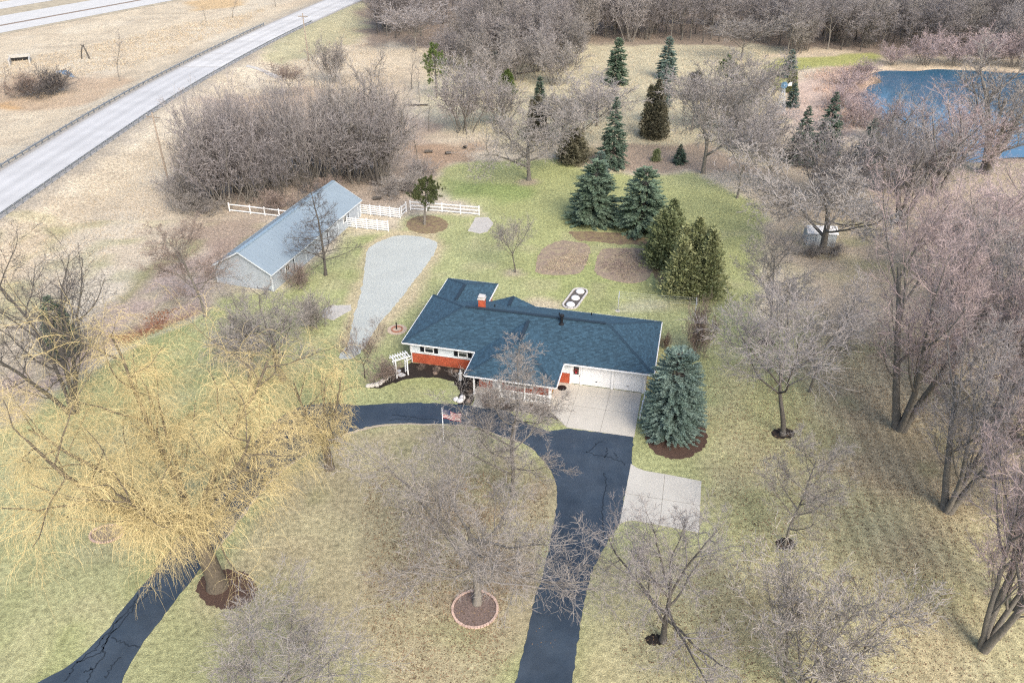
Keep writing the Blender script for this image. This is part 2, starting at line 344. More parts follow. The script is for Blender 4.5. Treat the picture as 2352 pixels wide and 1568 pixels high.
    zone(ell(1130, 440, 120, 26), (.20, .27, .07), 4, 1, .75); zone(ell(1330, 640, 130, 40), (.27, .31, .09), 4, 1.2, .5); zone(ell(830, 610, 30, 80), (.2, .24, .07), 2, .6, .6)
    zone([(290, 800), (440, 730), (480, 740), (420, 800), (300, 850)], (.20, .24, .09), 3, 1, .7); zone(ell(970, 890, 70, 30), (.30, .31, .10), 1.5, .4, .6)
    # drier, leaf-strewn lawn: front circle and the whole right side
    zone([(640, 1080), (800, 985), (1010, 978), (1150, 1005), (1265, 1090), (1270, 1180), (1225, 1390), (1190, 1568), (1150, 1700), (560, 1700), (480, 1350)], (.36, .295, .17), 3, .8, .88)
    zone(ell(1080, 1360, 180, 110), (.27, .2, .125), 4, 1.4, .75); zone(ell(1130, 1120, 130, 60), (.28, .21, .14), 4, 1.2, .6)
    zone([(280, 1568), (420, 1370), (620, 1380), (760, 1480), (800, 1600), (260, 1700)], (.30, .295, .135), 4, 1, .7); zone(ell(60, 1500, 90, 60), (.22, .25, .07), 4, 1, .6)
    zone([(-400, 1050), (300, 960), (700, 1050), (520, 1150), (360, 1300), (200, 1450), (-500, 1600)], (.325, .31, .15), 5, 1, .6)
    zone([(1640, 820), (2100, 760), (2900, 820), (3300, 1800), (1330, 1800), (1330, 1400), (1480, 1230), (1620, 1200)], (.41, .345, .18), 5, 1.2, .75)
    zone([(1900, 780), (2300, 760), (2900, 900), (3000, 1300), (2100, 1230), (1930, 1050)], (.38, .285, .185), 6, 1.4, .7); zone([(1960, 950), (2160, 950), (2350, 1700), (2080, 1700)], (.40, .31, .17), 4, 1, .5)
    zone(ell(1760, 900, 90, 130), (.325, .335, .12), 5, 1.2, .6); zone(ell(1720, 1180, 90, 60), (.25, .28, .09), 4, 1.2, .4); zone(ell(1760, 1420, 100, 120), (.37, .295, .14), 4, 1, .6)
    # mowing bands running away on the right
    mow = sstep((x - 21)/5)*sstep((75 - y)/14)*(.15 + 1.1*vnoise(x, y, 6, 61)); me.attributes.new('Mow', 'FLOAT', 'POINT').data.foreach_set('value', mow.astype(np.float32))
    blend(.42*sstep((vnoise(x, y, 2.4, 21) - .55)*4)*(y < 100), (.40, .36, .19)); blend(.35*sstep((vnoise(x, y, 3.1, 23) - .6)*4)*(y < 100), (.22, .235, .085))
    # worn verges and bare rings
    zone([(828, 560), (905, 528), (1000, 535), (1020, 565), (960, 680), (890, 755), (850, 800), (780, 800), (800, 690), (825, 640)], (.47, .37, .23), 1.3, .3, .75)
    zone(ell(1215, 416, 34, 9), (.36, .28, .2), 1, .3, .8); zone(ell(1185, 627, 26, 9), (.33, .26, .2), 1, .3, .7); zone(ell(1240, 697, 45, 14), (.50, .40, .27), 1.5, .4, .8)
    zone(ell(1480, 705, 60, 14), (.42, .39, .27), 2, .5, .6); zone([(440, 735), (330, 790), (250, 815), (200, 845), (210, 852), (300, 805), (400, 752), (460, 712)], (.48, .42, .36), .9, .3, .8)
    zone(ell(1340, 350, 40, 12), (.24, .2, .1), 2, .4, .7)
    # mown strip by the pond, muddy shores
    zone([(1765, 150), (1790, 135), (2000, 122), (2030, 128), (2010, 150), (1870, 158), (1810, 170), (1795, 215), (1770, 200)], (.31, .31, .115), 2.5, .6)
    zone([(1745, 235), (1780, 205), (1800, 240), (1790, 330), (1760, 300)], (.46, .38, .22), 3, .6, .8)
    m = (x > 40) & (y > 90) & (y < 270); k = np.zeros(len(x)); sd = np.zeros(len(x)); sd[m] = sdist(POND, x[m], y[m]); k[m] = .85*sstep(1 - np.abs(sd[m])/2.5); blend(k, (.30, .225, .16)); k[:] = 0; k[m] = sstep((-sd[m])/2); blend(k, (.03, .035, .03))
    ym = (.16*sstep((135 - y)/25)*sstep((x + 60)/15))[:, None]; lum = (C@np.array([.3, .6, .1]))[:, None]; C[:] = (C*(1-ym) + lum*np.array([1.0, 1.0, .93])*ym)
    C *= (0.93 + .14*vnoise(x, y, 1.1, 31))[:, None]
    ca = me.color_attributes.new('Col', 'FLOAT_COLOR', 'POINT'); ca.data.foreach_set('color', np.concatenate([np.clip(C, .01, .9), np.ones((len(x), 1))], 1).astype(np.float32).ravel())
    return struct(link('ground', me))
GROUND = make_ground()

# ------------------------------------------------------------------ water
_pw = [np.array(p) for p in POND]; _pc = sum(_pw)/len(_pw)
o = struct(sheet('pond_water', [p + (p-_pc)/np.hypot(*(p-_pc))*4 for p in _pw], -.42, M_water, .02)); o.name = 'pond_water'
_cw = [np.array(p) for p in CREEK]; _cc = sum(_cw)/len(_cw)
M_creek = mat('creek_water', (.03, .06, .10), .08, .05, .4, .05, 2, spec=.9)
_cz = float(np.mean([gz1(*p) for p in _cw])) + .02
struct(sheet('creek_water', [p + (p-_cc)*.06 for p in _cw], _cz - .14, M_creek, .02))

# ------------------------------------------------------------------ county road, highway
def road_strip(name, y0, y1, m, half_extra=0.0, z=ROAD_Z + .02):
    ysr = np.arange(y0, y1 + .1, 2.5); cols = np.array([-1, -.94, -.72, -.5, -.28, -.02, .02, .28, .5, .72, .94, 1.]); tone = np.array([.84, .9, 1.03, .93, 1.03, .86, .86, 1.03, .93, 1.03, .9, .84]); n = len(cols)
    xc = road_x(ysr)[:, None]; h = road_half(ysr)[:, None] + half_extra; X = xc + h*cols[None]; V = np.stack([X, np.broadcast_to(ysr[:, None], X.shape), np.full(X.shape, z)], -1).reshape(-1, 3)
    idx = np.arange(len(V)).reshape(-1, n); q = np.stack([idx[:-1, :-1], idx[:-1, 1:], idx[1:, 1:], idx[1:, :-1]], -1).reshape(-1, 4); me = mesh_from(name, V, q, m)
    c = m.get('col', (.4, .4, .4)); t = (tone[None]*(1 + .05*np.random.RandomState(3).randn(len(ysr), 1))).repeat(1, 0); C = np.concatenate([t.reshape(-1, 1)*np.array([[c[0], c[1], c[2]]]), np.ones((len(V), 1))], 1)
    me.color_attributes.new('Col', 'FLOAT_COLOR', 'POINT').data.foreach_set('color', C.astype(np.float32).ravel()); return link(name, me)
struct(road_strip('road_shoulder', -150, 900, M_should, .75, ROAD_Z))
struct(road_strip('road', -150, 178, M_road)); rc = struct(road_strip('concrete_road', 178, 900, M_roadw, 0, ROAD_Z + .019))
jm = MB()
for yy in np.arange(184, 300, 6.5):
    xc = float(road_x(yy)); h = float(road_half(yy)) - .1; jm.add([(xc-h, yy-.09, ROAD_Z+.026), (xc+h, yy-.09, ROAD_Z+.026), (xc+h, yy+.09, ROAD_Z+.026), (xc-h, yy+.09, ROAD_Z+.026)], [(0, 1, 2, 3)])
jm.build('slab_joint', M_oldconc, rc)['kind'] = 'stuff'
hd = np.array([.489, .872]); hn = np.array([-.872, .489])
def hw(name, n0, n1, m, z):
    P = [hn*n0 + hd*s for s in (-700, 700)] + [hn*n1 + hd*s for s in (700, -700)]
    return struct(link(name, mesh_from(name, [(*p, z) for p in P], [(0, 1, 2, 3)], m)))
hw('highway_shoulder', 223.6, 272, mat('highway_verge', (.36, .31, .22), .95, .3, 1.0, big=.2), .03)
hw('highway', 226, 234.5, M_roadc, .06); hw('highway.001', 236.2, 248.5, M_roadc, .06); hw('highway.002', 259, 270.5, M_roadc, .06)
hw('highway_seam', 234.5, 236.2, mat('road_seam', (.22, .17, .13), .95, .3, 1.0), .05)
mb = MB(); _fp = [on_ground(*p)[:2] for p in smooth_poly([(566, 152), (590, 158), (615, 168), (640, 180)], 6, False)]
strip(mb, _fp, 1.6, 0); mb.v = [(x_, y_, gz1(x_, y_) + .05) for x_, y_, _ in mb.v]; struct(mb.build('drainage_flume', M_oldconc))

# ------------------------------------------------------------------ driveways and slabs
c3 = crop(1200, 1000, 2.351); c7 = crop(950, 640, 2.6133); c26 = crop(500, 400, 2.8); b3 = crop(860, 420, 5.88); b1 = crop(500, 480, 5.88)
outer = [(-70, 1680), (88, 1568), (168, 1521), (240, 1453), (280, 1401), (356, 1309), (420, 1217), (490, 1130), (550, 1060), (610, 985), (680, 938), (750, 925), (830, 931), (900, 926), (1000, 926), (1090, 932), (1160, 942), (1210, 972), (1260, 990)]
right = [(1301, 984), (1455, 1003), (1449, 1065), (1423, 1203), (1405, 1229), (1373, 1281), (1357, 1321), (1337, 1413), (1313, 1568), (1285, 1760)]
left = [(1120, 1760), (1183, 1568), (1225, 1393), (1253, 1293), (1277, 1173), (1275, 1101), (1245, 1053), (1209, 1021), (1153, 1001), (1095, 980), (1016, 973), (930, 972), (860, 977), (780, 1000), (700, 1042), (640, 1085), (590, 1135), (530, 1215), (470, 1292), (452, 1317), (400, 1381), (344, 1457), (304, 1513), (280, 1568), (235, 1690)]
_o = smooth_poly(outer, 4, False); _l = smooth_poly(left, 4, False)
drive = struct(sheet('asphalt_driveway', gpoly(_o + right + _l), .024, M_asph, .05, rag=.035))
struct(sheet('driveway_edge', gpoly([(p[0], p[1]) for p in _l[8:75]] + [(p[0]+3.2, p[1]+3.6) for p in _l[8:75][::-1]]), .012, mat('worn_edge', (.40, .34, .25), .95, .3, 4), .03, rag=.05))
cr1 = crop(0, 1000, 2.351); rs = np.random.RandomState(5)
def crack(pts, w, name='crack_seal'):
    P = [at(*p)[:2] for p in smooth_poly(pts, 4, False)]; Q = []
    for i in range(len(P)-1):
        for t in (0, .5): Q.append(P[i]*(1-t) + P[i+1]*t + rs.randn(2)*.07)
    mb = MB(); strip(mb, Q, w, .029); return mb.build(name, M_seal, drive)
for pts in ([(640, 365), (660, 400), (650, 470), (635, 560), (640, 640)], [(540, 240), (620, 265), (660, 260), (665, 215)], [(650, 270), (720, 285), (760, 320)], [(710, 250), (720, 280)], [(640, 640), (640, 720), (610, 800)], [(560, 240), (600, 200), (640, 180)]): crack([c3(*p) for p in pts], .085)
for pts in ([(370, 1560), (420, 1500), (440, 1450), (560, 1400), (640, 1290), (740, 1170), (860, 1040), (930, 1000)], [(440, 1450), (540, 1380), (600, 1300), (700, 1180)], [(600, 1540), (640, 1470), (700, 1410)], [(520, 1490), (600, 1410), (590, 1350), (680, 1240)], [(480, 1500), (530, 1490), (500, 1560)], [(640, 1310), (720, 1340), (810, 1360)], [(660, 1230), (760, 1120), (800, 1060)]): crack([cr1(*p) for p in pts], .085)
for pts in ([(20, 975), (120, 985), (230, 1000), (330, 1002)], [(0, 1010), (150, 1000)]): crack([c7(*p) for p in pts], .08)

HO = np.array([-10.65, 65.18]); HA = R(13.3); HX = np.array([math.cos(HA), -math.sin(HA)]); HY = np.array([math.sin(HA), math.cos(HA)])
def hw_(x, y): return HO + HX*x + HY*y
apron = struct(sheet('garage_apron', [hw_(*p) for p in [(15.2, .45), (15.2, -3.9), (17.36, -6.16), (23.28, -6.14), (23.28, .45)]], .034, M_conc, .06))
mb = MB()
for a_, b_ in (((17.45, .4), (17.3, -6.1)), ((20.42, .4), (20.3, -6.1)), ((15.3, -2.9), (23.2, -2.85))): strip(mb, [hw_(*a_), hw_(*b_)], .035, .039)
mb.build('control_joint', M_joint, apron)
pad = struct(sheet('parking_pad', gpoly([(1449, 1065), (1462, 1074), (1481, 1081), (1540, 1091), (1611, 1105), (1608, 1165), (1605, 1223), (1530, 1209), (1457, 1195), (1441, 1196), (1423, 1203), (1436, 1134)]), .034, M_conc2, .06))
mb = MB(); strip(mb, [at(*c3(995, 375))[:2], at(*c3(965, 660))[:2]], .04, .039); strip(mb, [at(*c3(765, 480))[:2], at(*c3(1200, 550))[:2]], .04, .039); mb.build('control_joint', M_joint, pad)
gr = [(1110, 590), (1180, 535), (1330, 490), (1480, 500), (1570, 530), (1590, 560), (1530, 670), (1400, 840), (1300, 970), (1200, 1080), (1130, 1190), (1070, 1275), (1000, 1330), (915, 1320), (990, 1200), (1010, 1060), (1050, 950), (1080, 800), (1100, 660)]
struct(sheet('gravel_drive', gpoly(smooth_poly([c26(*p) for p in gr], 4)), .018, M_gravel, .04, rag=.06))
struct(sheet('concrete_slab', gpoly([b3(*p) for p in [(1770, 650), (1950, 648), (2030, 740), (1940, 860), (1830, 885), (1660, 850), (1710, 760)]]), .03, M_oldconc, .05, rag=.03))
struct(sheet('concrete_slab.001', gpoly([c26(*p) for p in [(800, 1000), (860, 965), (1000, 965), (1000, 1000), (930, 1040), (880, 1070), (800, 1050)]]), .03, M_oldconc, .05, rag=.05))
struct(sheet('porch_walk', [hw_(*p) for p in [(8.42, -5.15), (9.55, -5.2), (9.75, -3.3), (8.35, -3.3)]], .036, M_conc, .06))

# ------------------------------------------------------------------ planting beds (sheets of mulch and soil)
def bed(name, pts, m, label, z=.014, cat='flower bed', rag=.08, sm=True, world=False):
    P = pts if world else gpoly(pts)
    o = sheet(name, smooth_poly(P, 4) if sm else P, z, m, .03, rag=rag); return props(o, label, cat)
def ellp(u, v, ru, rv, n=18): return [(u + ru*math.cos(t), v + rv*math.sin(t)) for t in np.linspace(0, 2*math.pi, n, endpoint=False)]
a7 = crop(880, 780, 7.13); c8 = crop(1130, 860, 7.84); w2 = crop(1280, 560, 4.704)
bed('mulch_bed', [hw_(*p) for p in [(-1.9, -4.6), (-1.4, -3.0), (-.6, -1.4), (.3, -.1), (.7, .48), (8.0, .48), (8.2, -2.3), (8.3, -5.0), (7.1, -5.15), (6.9, -4.2), (6.6, -3.0), (5.6, -1.9), (4.0, -1.45), (2.4, -1.75), (1.0, -2.5), (0, -3.4), (-.8, -4.3)]], M_mulch, 'dark mulch bed curving along the brick front of the house', sm=False, world=True)
bed('mulch_bed', [hw_(*p) for p in [(9.8, -3.75), (15.1, -3.75), (16.6, -5.4), (15.2, -5.1), (13.0, -4.9), (10.5, -5.1), (9.9, -4.8)]], M_mulch, 'dark mulch strip below the white porch railing', sm=False, world=True)
bed('mulch_bed', ellp(1553, 1002, 70, 52), M_mulchr, 'red-brown mulch ring under the big blue spruce by the garage')
bed('mulch_bed', ellp(520, 1352, 68, 46), M_mulchr, 'red-brown mulch patch at the foot of the yellow willow')
bed('mulch_bed', [b3(1070 + 300*math.cos(t), 755 + 130*math.sin(t)) for t in np.linspace(0, 6.283, 16, endpoint=False)], M_pineneedle, 'needle-covered oval bed round the small pine beside the white fence')
bed('garden_bed', [w2(*p) for p in [(150, 500), (130, 400), (200, 240), (380, 140), (600, 145), (740, 190), (740, 300), (690, 430), (610, 510), (400, 525)]], M_soil, 'fallow rounded garden plot of brown stubble, without green patches', cat='garden bed')
bed('garden_bed', [w2(*p) for p in [(800, 480), (830, 340), (900, 230), (1080, 215), (1330, 220), (1480, 250), (1500, 400), (1420, 560), (1280, 620), (1080, 600), (900, 550)]], M_soil, 'fallow garden plot with green weed patches beside the junipers', cat='garden bed')
bed('mulch_bed', [w2(*p) for p in [(540, 60), (560, 20), (1300, 60), (1500, 150), (1560, 300), (1620, 640), (1560, 660), (1440, 420), (1400, 200), (1080, 170), (800, 140), (620, 130)]], M_pineneedle, 'needle litter under the row of backyard evergreens', z=.01)
for k, (u, v, ru, rv, lb) in enumerate([(1803, 1248, 21, 13, 'small dark mulch ring round the young tree on the right lawn'), (1798, 995, 26, 12, 'dark mulch patch at the foot of the forked lawn tree'), (1760, 785, 20, 7, 'dark mulch ring round the slim tree near the spruce walk'), (1503, 1468, 20, 12, 'mulch ring under the wide grey tree beyond the parking pad')]): bed('mulch_bed', ellp(u, v, ru, rv, 12), M_mulch, lb)

def ring_bed(u, v, ru, rv, label, m, nb):
    c = at(u, v); a = abs(at(u + ru, v)[0] - c[0]); b = abs(at(u, v - rv)[1] - at(u, v + rv)[1])/2
    t = thing('ringed_bed', label, 'flower bed', (c[0], c[1], 0))
    P = [(a*math.cos(x), b*math.sin(x)) for x in np.linspace(0, 2*math.pi, 36, endpoint=False)]
    o = sheet('soil', P, .03, m, .05, t)
    bm = MB().box(-.14, .14, -.075, .075, 0, .11); me = mesh_from('brick', bm.v, bm.f, M_ringbrick); rr = random.Random(nb)
    for i in range(nb):
        x = 2*math.pi*i/nb; q = link('brick', me, t, ((a+.05)*math.cos(x), (b+.05)*math.sin(x), rr.uniform(-.02, .015)), math.atan2(b*math.cos(x), -a*math.sin(x)) + rr.uniform(-.12, .12))
        q.scale = (2*math.pi*(a+b)/2/nb*.94/.28, rr.uniform(.85, 1.15), 1)
    return t
ring_bed(1091, 1398, 50, 41, 'round mulch bed ringed with pale bricks under the front circle tree', mat('leafy_mulch', (.17, .125, .105), .95, .45, 7, .8, 14), 46)
ring_bed(245, 1226, 35, 19, 'oval bed ringed with pale pink bricks on the lawn below the willow', M_soil, 38)

# ------------------------------------------------------------------ guardrails
def guardrail(side, y0, y1, label):
    t = thing('guardrail', label, 'guardrail', (float(road_x(y0)), y0, ROAD_Z)); ox, oy = float(road_x(y0)), y0
    off = lambda y: float(road_x(y)) + side*(float(road_half(y)) + .55)
    prof = [(-.02, .42), (.05, .47), (-.03, .53), (-.03, .57), (.05, .63), (-.02, .70)]
    pm = mesh_from('post', *(lambda b: (b.v, b.f))(MB().box(-.075, .075, -.10, .10, -.5, .74).box(-.05 if side < 0 else -.10, .10 if side < 0 else .05, -.07, .07, .42, .70)), M_rail)
    n = int((y1-y0)/1.905)
    for i in range(n):
        y = y0 + i*1.905; link('post', pm, t, (off(y) + side*.16 - ox, y - oy, 0), 0)
    for i in range(0, n, 4):
        ys_ = [y0 + 1.905*k for k in range(i, min(i+4, n-1)+1)]
        if len(ys_) < 2: continue
        V = []; F_ = []
        for k, y in enumerate(ys_):
            for dx, z in prof: V.append((off(y) - side*dx - ox, y - oy, z))
            for dx, z in prof: V.append((off(y) - side*dx + side*.03 - ox, y - oy, z))
        for k in range(len(ys_)-1):
            for base in (0, 6):
                for j in range(5): a = k*12+base+j; F_.append((a, a+1, a+13, a+12))
            a = k*12; F_.append((a, a+12, a+18, a+6)); F_.append((a+5, a+11, a+23, a+17))
        link('rail', mesh_from('rail', V, F_, M_rail), t)
guardrail(-1, 70, 226, 'steel guardrail on the far edge of the road, along the marsh')
guardrail(1, 62, 229, 'steel guardrail on the near edge of the road, above the tan bank')

# ------------------------------------------------------------------ utility poles
def utility_pole(u, v, vt, label, rz):
    g = on_ground(u, v); h = height_for(g[1], vt); t = thing('utility_pole', label, 'utility pole', tuple(g), rz)
    MB().lathe([(.16, -.3), (.15, 1), (.11, h)], 10).build('pole', M_wood, t, True)
    MB().box(-1.2, 1.2, -.06, .06, h-.75, h-.62).build('crossarm', M_wood, t)
    for s in (-1, 1): MB().bar((s*.75, .09, h-.7), (0, .12, h-1.5), .05, .02).build('brace', M_metal, t)
    for x in (-1.1, -.5, .5, 1.1): MB().lathe([(.035, h-.62), (.07, h-.56), (.04, h-.5), (.06, h-.45), (.01, h-.4)], 8, (x, 0)).build('insulator', M_oldconc, t, True)
utility_pole(390, 430, 258, 'tall wooden utility pole standing on the bank behind the thicket', R(-20))
utility_pole(709, 140, 31, 'wooden utility pole rising past the guardrail end, farther along the road', R(-15))

# ------------------------------------------------------------------ white fences
def fence(name, pts, h, nrail, spacing, label, rail_h=.14):
    A = np.array(pts[0]); t = thing(name, label, 'fence', (A[0], A[1], gz1(*A)))
    for k in range(len(pts)-1):
        a = np.array(pts[k]) - A; b = np.array(pts[k+1]) - A; L_ = np.hypot(*(b-a)); n = max(1, round(L_/spacing)); ang = math.atan2(b[1]-a[1], b[0]-a[0])
        dz = lambda p: gz1(*(p + A)) - gz1(*A)
        bm = MB().box(-.06, .06, -.06, .06, -.3, h + .06).box(-.08, .08, -.08, .08, h + .06, h + .1); pme = mesh_from('post', bm.v, bm.f, M_fence)
        for i in range(n+1):
            if k and i == 0: continue
            p = a + (b-a)*i/n; link('post', pme, t, (p[0], p[1], dz(p)), ang)
        for i in range(n):
            p = a + (b-a)*i/n; q = a + (b-a)*(i+1)/n; d = (q-p)/np.hypot(*(q-p)); p = p + d*.063; q = q - d*.063
            for r in range(nrail):
                z = .22 + (h - .32)*r/(nrail-1) if nrail > 1 else h*.8
                MB().bar((*p, z + dz(p)), (*q, z + dz(q)), .045, rail_h).build('rail', M_fence, t)
G2 = lambda p: tuple(on_ground(*p)[:2])
fence('rail_fence', [G2(b1(360, 212)), G2(b1(660, 246)), G2(b1(1500, 350))], 1.15, 2, 2.5, 'white two-rail fence running up to the back of the barn')
fence('board_fence', [G2(b3(125, 602)), G2(b3(690, 664))], 1.45, 5, 1.35, 'white five-board fence joining the far corner of the barn')
fence('board_fence', [G2(b1(2030, 438)), G2(b3(520, 852))], 1.45, 5, 1.7, 'white five-board fence in front of the paddock, nearest the gravel drive')
fence('fence_gate', [G2(b3(712, 632)), G2(b3(778, 572))], 1.35, 3, 2.4, 'short slanting white three-board fence piece beside the small pine')
fence('board_fence', [G2(b3(838, 545)), G2(b3(1290, 576)), G2(b3(1822, 622))], 1.3, 3, 2.7, 'white three-board fence ending by the concrete slab')

# ------------------------------------------------------------------ the house
house = thing('ranch_house', 'red brick ranch house with blue shingled hip roof and attached garage', 'house', (HO[0], HO[1], 0), -HA)
EZ, SL = 2.55, .392
def wall(name, x0, x1, y0, y1, z0, z1, m, par=house): return MB().box(x0, x1, y0, y1, z0, z1).build(name, m, par)
def siding(name, p, q, z0, z1, nrm, par=house):
    mb = MB(); n = max(1, round((z1-z0)/.2)); p = Vector((*p, 0)); q = Vector((*q, 0)); nv = Vector((*nrm, 0))
    for i in range(n):
        a, b = z0 + (z1-z0)*i/n, z0 + (z1-z0)*(i+1)/n; o1 = nv*.03; o0 = nv*.008
        vs = [p+o1+Vector((0, 0, a)), q+o1+Vector((0, 0, a)), q+o0+Vector((0, 0, b)), p+o0+Vector((0, 0, b)), p+Vector((0, 0, a)), q+Vector((0, 0, a))]
        mb.add(vs, [(0, 1, 2, 3), (4, 5, 1, 0)])
    return mb.build(name, M_siding, par)
def bricks(p, q, z0, z1, nrm, par=house, seed=1):
    """running-bond bricks standing 8 mm proud of a mortar bed"""
    mb = MB(); rr = random.Random(seed); p = np.array(p, float); q = np.array(q, float); L_ = np.hypot(*(q-p)); d = (q-p)/L_; n = np.array(nrm)
    z = z0; k = 0
    while z < z1 - .02:
        zz = min(z + .07, z1); s = -(.11 if k % 2 else 0)
        while s < L_:
            a, b = max(s, 0), min(s + .21, L_)
            if b - a > .03:
                pr_ = .008 + rr.uniform(-.003, .004); A = p + d*a; B = p + d*b
                V = [(*A, z), (*B, z), (*B, zz), (*A, zz)]; V += [(*(A+n*pr_), z), (*(B+n*pr_), z), (*(B+n*pr_), zz), (*(A+n*pr_), zz)]
                mb.add(V, [(4, 5, 6, 7), (0, 1, 5, 4), (2, 3, 7, 6), (1, 2, 6, 5), (3, 0, 4, 7)])
            s += .222
        z += .082; k += 1
    o = mb.build('brick_course', M_brick, par); o['kind'] = 'stuff'; return o
BT = 1.2   # top of the brick
W_ = .22
wall('wall', .65, 8.3, .5, .5+W_, 0, EZ-.02, M_mortar); wall('wall', 8.3, 15.1, -2.3, -2.3+W_, 0, EZ-.04, M_mortar)
wall('wall', 8.3, 8.3+W_, -2.3+W_, .5, 0, EZ, M_mortar); wall('wall', 15.1-W_, 15.1, -2.3+W_, .5, 0, EZ, M_mortar)
wall('wall', 15.1, 16.5, .5, .5+W_, 0, EZ-.02, M_mortar); wall('wall', .65, .65+W_, .5+W_, 9.2, 0, EZ-.02, M_mortar); wall('wall', 23.33, 23.55, .72, 9.2, 0, EZ-.02, M_mortar)
wall('wall', .87, 23.33, 9.0, 9.2, 0, EZ-.02, M_mortar); wall('wall', .95, 5.6, 13.0, 13.2, 0, EZ-.02, M_mortar); wall('wall', .95, 1.17, 9.2, 13.0, 0, EZ-.02, M_mortar); wall('wall', 5.38, 5.6, 9.2, 13.0, 0, EZ-.02, M_mortar)
bricks((.65, .5), (8.3, .5), 0.05, BT, (0, -1), seed=1); bricks((15.1, .5), (16.5, .5), 0.05, BT, (0, -1), seed=2); bricks((8.3, -2.3), (15.1, -2.3), .05, BT, (0, -1), seed=3)
bricks((.65, 9.2), (.65, .5), .05, BT, (-1, 0), seed=4); bricks((23.55, .5), (23.55, 9.2), .05, EZ-.05, (1, 0), seed=5); bricks((15.1, -2.3), (15.1, .5), .05, BT, (1, 0), seed=6); bricks((8.3, .5), (8.3, -2.3), .05, BT, (-1, 0), seed=7)
wall('sill_course', .6, 8.3, .44, .5, BT, BT+.05, M_siding); wall('sill_course', 15.1, 16.5, .44, .5, BT, BT+.05, M_siding)
for a_, b_, n_ in (((.65, .5), (8.3, .5), (0, -1)), ((15.1, .5), (16.5, .5), (0, -1)), ((8.3, -2.3), (15.1, -2.3), (0, -1)), ((.65, 9.2), (.65, .5), (-1, 0)), ((15.1, -2.3), (15.1, .5), (1, 0)), ((8.3, .5), (8.3, -2.3), (-1, 0))): siding('siding', a_, b_, BT+.05, EZ-.03, n_)
wall('corner_board', .58, .70, .42, .52, BT+.05, EZ-.03, M_white)
def window(x0, x1, y, z0, z1, shutters=True, mull=0):
    w = MB().box(x0, x1, y-.05, y-.005, z0, z1).build('window', M_glass, house)
    f = MB().box(x0-.09, x1+.09, y-.08, y, z1, z1+.09).box(x0-.09, x1+.09, y-.12, y, z0-.09, z0).box(x0-.09, x0, y-.08, y, z0, z1).box(x1, x1+.09, y-.08, y, z0, z1)
    for k in range(mull): xm = x0 + (x1-x0)*(k+1)/(mull+1); f.box(xm-.03, xm+.03, y-.07, y-.051, z0, z1)
    f.build('frame', M_white, w); MB().box(x0, x1, y-.075, y-.052, z1-.16, z1-.11).build('sash_rail', M_white, w)
    if shutters:
        for a in (x0-.50, x1+.12):
            s = MB().box(a, a+.38, y-.07, y-.03, z0-.02, z1+.06).build('shutter', M_shutter, house); lv = MB()
            for i in range(8): zz = z0 + .05 + i*(z1-z0-.08)/8; lv.add([(a+.04, y-.072, zz), (a+.34, y-.072, zz), (a+.34, y-.085, zz+.05), (a+.04, y-.085, zz+.05)], [(0, 1, 2, 3)])
            lv.build('louvre', M_shutter, s)
window(2.15, 2.95, .47, 1.5, 2.05); window(5.58, 6.36, .47, 1.5, 2.05)
window(10.9, 13.4, -2.33, 1.0, 2.1, False, 3); window(8.75, 9.2, -2.33, 1.1, 2.1, False)
d = MB().box(9.65, 10.55, -2.38, -2.305, .28, 2.3).build('front_door', M_white, house); MB().box(9.8, 10.4, -2.40, -2.385, 1.2, 2.1).build('pane', M_glass, d); MB().lathe([(.03, 1.15), (.035, 1.2), (.01, 1.24)], 8, (10.48, -2.42)).build('handle', M_black, d)
# garage front
GY = .5
wall('garage_frame', 16.45, 16.62, GY-.04, GY+.12, 0, 2.3, M_white); wall('garage_frame', 17.44, 17.62, GY-.04, GY+.12, 0, 2.3, M_white); wall('garage_frame', 20.36, 20.6, GY-.06, GY+.12, 0, 2.3, M_white); wall('garage_frame', 23.28, 23.6, GY-.06, GY+.2, 0, 2.5, M_white)
wall('garage_header', 16.45, 23.6, GY-.05, GY+.12, 2.3, EZ-.03, M_white)
for x0 in (17.62, 20.6):
    gd = MB().box(x0, x0+(2.74 if x0 < 18 else 2.68), GY+.10, GY+.13, .03, 2.3).build('garage_door', M_white, house); w = 2.74 if x0 < 18 else 2.68
    for k in range(4): MB().box(x0+.01, x0+w-.01, GY+.04, GY+.10, .05 + k*.56, .05 + k*.56 + .552).build('panel', M_white, gd)
    MB().box(x0+w/2-.08, x0+w/2+.08, GY+.01, GY+.04, .52, .58).build('handle', M_black, gd)
ed = MB().box(16.62, 17.44, GY+.02, GY+.08, .06, 2.2).build('side_door', M_white, house); MB().box(16.78, 17.28, GY+.0, GY+.018, 1.15, 2.0).build('pane', M_glass, ed); MB().lathe([(.03, 1.0), (.04, 1.04), (.01, 1.08)], 8, (17.36, GY-.02)).build('handle', M_black, ed)
# porch
pf = MB().box(8.1, 15.45, -3.72, -2.3, .0, .26).build('porch_floor', M_conc, house)
for x in (8.2, 10.65, 12.95, 15.25): MB().box(x-.07, x+.07, -3.62, -3.48, .26, EZ-.12).box(x-.1, x+.1, -3.65, -3.45, .26, .36).box(x-.1, x+.1, -3.65, -3.45, EZ-.24, EZ-.12).build('porch_post', M_white, house)
MB().box(8.0, 15.5, -3.64, -3.46, EZ-.12, EZ-.02).build('porch_beam', M_white, house)
bal = mesh_from('baluster', *(lambda b: (b.v, b.f))(MB().box(-.022, .022, -.022, .022, .42, 1.12)), M_white)
for x0, x1 in ((10.72, 12.88), (13.02, 15.18)):
    rl = MB().box(x0, x1, -3.60, -3.50, 1.12, 1.2).box(x0, x1, -3.585, -3.515, .34, .42).build('railing', M_white, house)
    for i in range(int((x1-x0)/.125)): link('baluster', bal, rl, (x0 + .07 + i*.125, -3.55, 0))
